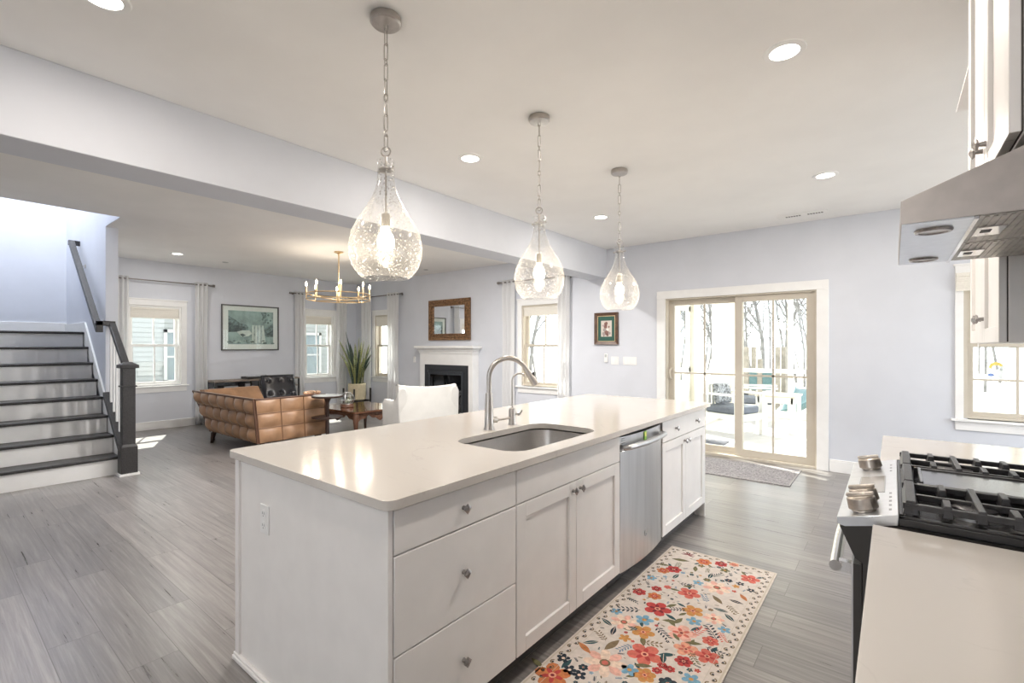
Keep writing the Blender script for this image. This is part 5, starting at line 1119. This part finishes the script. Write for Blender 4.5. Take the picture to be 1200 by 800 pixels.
m = MB(); m.box(-2.86, -2.69, 6.45, 11.0, 2.6, 2.8); m.box(-2.69, 1.6, 10.84, 11.0, 2.6, 2.8); obj('header', m, CRM, t)
m = MB(); m.box(-3.1, 1.8, YF+TH, 11.2, 2.8, 2.9); obj('roof', m, WPT, t)
# screen door in the porch side
t2 = thing('screen_door', 'white framed screen door in the left side of the porch', 'door', (-2.78, 8.1, PZ))
m = MB(); y0, y1 = 7.79, 8.44
m.box(-2.80, -2.76, y0, y0+0.07, PZ+0.01, 2.05); m.box(-2.80, -2.76, y1-0.07, y1, PZ+0.01, 2.05); m.box(-2.80, -2.76, y0, y1, 1.97, 2.05); m.box(-2.80, -2.76, y0, y1, PZ+0.01, 0.12); m.box(-2.80, -2.76, y0, y1, 0.92, 1.0); m.box(-2.80, -2.76, y0, y1, 2.05, 2.6)
obj('frame', m, WPT, t2)
m = MB(); m.box(-2.785, -2.783, y0+0.07, y1-0.07, 0.12, 0.92); m.box(-2.785, -2.783, y0+0.07, y1-0.07, 1.0, 1.97); obj('screen', m, glass_mat('fine_screen', (0.86, 0.87, 0.87), 0.02), t2, smooth=False)
m = MB(); m.box(-2.758, -2.74, y0+0.05, y0+0.08, 0.95, 1.08); obj('handle', m, SLOT, t2)
# porch furniture
def porch_chair(x, y, rz, label):
    t = thing('porch_chair', label, 'chair', (0, 0, 0), 'porch chairs')
    m = MB()
    for sx in (-0.34, 0.34):
        m.box(sx-0.03, sx+0.03, -0.36, -0.30, 0, 0.66); m.box(sx-0.03, sx+0.03, 0.28, 0.34, 0, 0.86); m.box(sx-0.05, sx+0.05, -0.40, 0.36, 0.66, 0.69); m.box(sx-0.02, sx+0.02, -0.30, 0.28, 0.28, 0.36)
    m.box(-0.31, 0.31, -0.35, -0.31, 0.26, 0.36); m.box(-0.31, 0.31, 0.29, 0.33, 0.80, 0.88)
    for k in range(6): m.box(-0.28+0.1*k, -0.22+0.1*k, 0.295, 0.32, 0.36, 0.80)
    m.box(-0.31, 0.31, -0.31, 0.29, 0.32, 0.36); obj('frame', m, WPT, t, bevel=0.004)
    m = MB(); m.box(-0.30, 0.30, -0.31, 0.27, 0.362, 0.48); obj('cushion', m, M('blue_grey_cushion', (0.15, 0.165, 0.20), 0.9, var=0.1), t, bevel=0.03, seg=3)
    t.location = (x, y, PZ); t.rotation_euler = (0, 0, rz); return t
pc = porch_chair(-2.12, 8.55, radians(70), 'white wooden porch chair with a blue cushion nearest the sliding door')
pc2 = dup(pc, (-2.12, 10.25, PZ), 'white wooden porch chair with a blue cushion farther back on the porch', rotz=radians(100))
t = thing('pillow', 'grey patterned pillow on the white porch chair near the slider', 'pillow', (-2.1, 8.6, 0.4))
m = MB(); pillow(m, (-2.275, 8.607, 0.565), (0.34, 0.94, 0), (-0.14, 0.05, 1), (0.93, -0.336, 0.148), 0.40, 0.34, 0.12, 1, 1); obj('cover', m, M('grey_pattern', (0.30, 0.31, 0.33), 0.9, var=0.7, scale=28), t)
t = thing('porch_table', 'white slatted porch table beside the chairs', 'table', (-1.7, 9.4, PZ))
m = MB()
for k in range(7): m.box(-1.86, -1.24, 9.05+0.1*k, 9.14+0.1*k, 0.50, 0.53)
obj('tabletop', m, M('pale_tan_boards', (0.72, 0.64, 0.52), 0.7, var=0.1), t)
for x in (-1.82, -1.29):
    for y in (9.09, 9.7):
        m = MB(); m.box(x-0.03, x+0.03, y-0.03, y+0.03, PZ, 0.50); obj('leg', m, WPT, t)
m = MB(); m.box(-1.82, -1.29, 9.06, 9.09, 0.40, 0.5); m.box(-1.30, -1.27, 9.09, 9.70, 0.40, 0.50); m.box(-1.84, -1.81, 9.09, 9.70, 0.40, 0.50); obj('apron', m, WPT, t)
m = MB(); m.box(-2.55, -1.95, 7.25, 7.75, PZ+0.0005, PZ+0.012); tag(obj('porch_mat', m, M('dark_grey_mat', (0.13, 0.13, 0.15), 0.95, var=0.3), loc=(-2.3, 7.5, PZ)), 'dark grey mat on the porch deck before the chair', 'mat')
# playset
WD = M('cedar_posts', (0.22, 0.195, 0.16), 0.7, var=0.2); TEAL = M('teal_plastic', (0.055, 0.115, 0.12), 0.4)
t = thing('playset', 'wooden playset tower with teal panels and a curved teal slide', 'playset', (-2.9, 15.3, GZ0))
for x, y in ((-3.3, 15.0), (-2.5, 15.0), (-3.3, 15.9), (-2.5, 15.9), (-2.95, 15.0)):
    m = MB(); m.box(x-0.06, x+0.06, y-0.06, y+0.06, GZ0, 1.35 if x != -2.95 else 1.0); obj('post', m, WD, t)
m = MB(); m.box(-3.36, -2.44, 14.94, 15.96, -0.05, 0.02); obj('platform', m, WD, t)
for x0, x1 in ((-3.22, -3.02), (-2.88, -2.58)):
    m = MB(); m.box(x0, x1, 14.96, 15.0, 0.12, 0.66); obj('panel', m, TEAL, t)
m = MB(); sp = []
for i in range(17):
    s = i/16; a = -0.6+2.6*s; sp.append((-2.15+0.62*cos(a)-0.2, 14.5+0.75*sin(a)*-1-0.1, 0.25-0.85*s))
secs = []
for i, p in enumerate(sp):
    p = Vector(p); d = (Vector(sp[min(16, i+1)])-Vector(sp[max(0, i-1)])); d.z = 0; d.normalize(); s_ = Vector((-d.y, d.x, 0))
    secs += [p+s_*0.28+Vector((0, 0, .18)), p+s_*0.22, p+s_*0.1+Vector((0, 0, -.04)), p-s_*0.1+Vector((0, 0, -.04)), p-s_*0.22, p-s_*0.28+Vector((0, 0, .18))]
m.add(secs, [(i*6+k, i*6+k+1, (i+1)*6+k+1, (i+1)*6+k) for i in range(16) for k in range(5)]); obj('slide', m, TEAL, t, solid=0.03, ang=80)
# covered patio table seen through the right window
m = MB(); m.lathe([(0.72, 0.0), (0.70, 0.10), (0.66, 0.50), (0.62, 0.72), (0.35, 0.82), (0.12, 1.02), (0.0, 1.06)], (1.75, 9.0, GZ0+0.02), 20); tag(obj('covered_table', m, M('slate_cover', (0.13, 0.17, 0.21), 0.8, var=0.2), loc=(1.75, 9.0, GZ0)), 'slate blue covered patio table outside the right window', 'table')
# neighbouring house beyond the left windows
t = thing('neighbor_house', 'grey green sided neighbouring house seen through the left windows', 'house', (-19, 5, GZ0))
SID = M('grey_green_siding', (0.21, 0.22, 0.213), 0.7, var=0.03)
m = MB(); m.box(-24, -18.0, -4, 13.0, GZ0, 5.4)
for k in range(40): m.hexa([(-18.0, -4, GZ0+0.15*k), (-17.98, -4, GZ0+0.15*k), (-17.98, 13, GZ0+0.15*k), (-18.0, 13, GZ0+0.15*k), (-18.0, -4, GZ0+0.149+0.15*k), (-17.999, -4, GZ0+0.149+0.15*k), (-17.999, 13, GZ0+0.149+0.15*k), (-18.0, 13, GZ0+0.149+0.15*k)])
obj('wall', m, SID, t, smooth=False)
m = MB(); m.prism([(-24.5, 5.4), (-17.5, 5.4), (-21, 7.4)], -4.3, 13.3, 0, axis='y'); obj('roof', m, M('grey_shingle', (0.25, 0.25, 0.26), 0.9, var=0.2), t)
for y in (3.0, 4.9, 9.2, 11.2):
    m = MB(); m.box(-17.99, -17.93, y, y+0.09, 0.2, 1.9); m.box(-17.99, -17.93, y+0.9, y+0.99, 0.2, 1.9); m.box(-17.99, -17.93, y, y+0.99, 1.8, 1.9); m.box(-17.99, -17.93, y, y+0.99, 0.2, 0.3); m.box(-17.99, -17.94, y, y+0.99, 1.0, 1.06); f_ = obj('window', m, M('house_trim', (0.34, 0.34, 0.33), 0.6), t)
    m = MB(); m.box(-17.985, -17.96, y+0.09, y+0.9, 0.3, 1.8); obj('pane', m, M('house_pane', (0.13, 0.16, 0.17), 0.08), f_)
# bare woods
BARK = M('grey_bark', (0.15, 0.145, 0.14), 0.9, var=0.25, scale=5)
def tree_mesh(seed, h):
    rt = random.Random(seed); m = MB()
    def branch(p, d, L_, r, lv):
        n_ = 4 if lv < 2 else 3; pts = [p]; rr = [r]; q = p.copy(); dd = d.copy()
        for i in range(n_):
            dd = (dd + Vector((rt.uniform(-.16, .16), rt.uniform(-.16, .16), 0.05 if lv else 0))).normalized(); q = q + dd*(L_/n_); pts.append(q.copy()); rr.append(r*(1-0.75*(i+1)/n_))
        m.tube(pts, rr, 5 if lv == 0 else 3)
        if lv >= 3: return
        nb = (22, 6, 4)[lv]
        for k in range(nb):
            s = rt.uniform(0.28 if lv == 0 else 0.2, 1.0); i = min(n_-1, int(s*n_)); b = pts[i].lerp(pts[i+1], s*n_-i); a = rt.uniform(0, 2*pi)
            nd = (dd*0.95 + Vector((cos(a), sin(a), rt.uniform(-.1, .5)))*0.8).normalized(); branch(b, nd, L_*(rt.uniform(0.16, 0.24)*(1.25-0.6*s) if lv == 0 else rt.uniform(0.4, 0.65)), r*(1-0.7*s)*0.6, lv+1)
    branch(Vector((0, 0, 0)), Vector((rt.uniform(-.05, .05), rt.uniform(-.05, .05), 1)), h, 0.0085*h, 0)
    return m
protos = []
for k, h in enumerate((9, 8, 10, 7)):
    m = tree_mesh(20+k, h); o = obj('bare_tree', m, BARK, loc=(0, 0, 0), fix=False); tag(o, 'bare leafless grey tree standing in the wood behind the house', 'tree', 'bare trees behind the house'); protos.append(o)
rt = random.Random(4); first = set()
spots = [(2.2, 13.5), (3.6, 16.0), (0.9, 16.4), (-6.2, 13), (-5.3, 16.0), (-12.0, 11.0), (-10.2, 13.6), (-14.6, 9.0), (-15.3, 12.6)]
for k in range(4000):
    if len(spots) >= 130: break
    x = rt.uniform(-14, 6.5); y = rt.uniform(18.0, 44)
    if all((x-a)**2+(y-b)**2 > 2.5**2 for a, b in spots): spots.append((x, y))
for k, (x, y) in enumerate(spots):
    i = k % 4
    o = protos[i] if i not in first else protos[i].copy()
    if i in first: COL.objects.link(o)
    first.add(i); o.location = (x, y, GZ0-0.03); o.rotation_euler = (0, 0, rt.uniform(0, 6.28)); s = rt.uniform(0.85, 1.1); o.scale = (s, s, s)
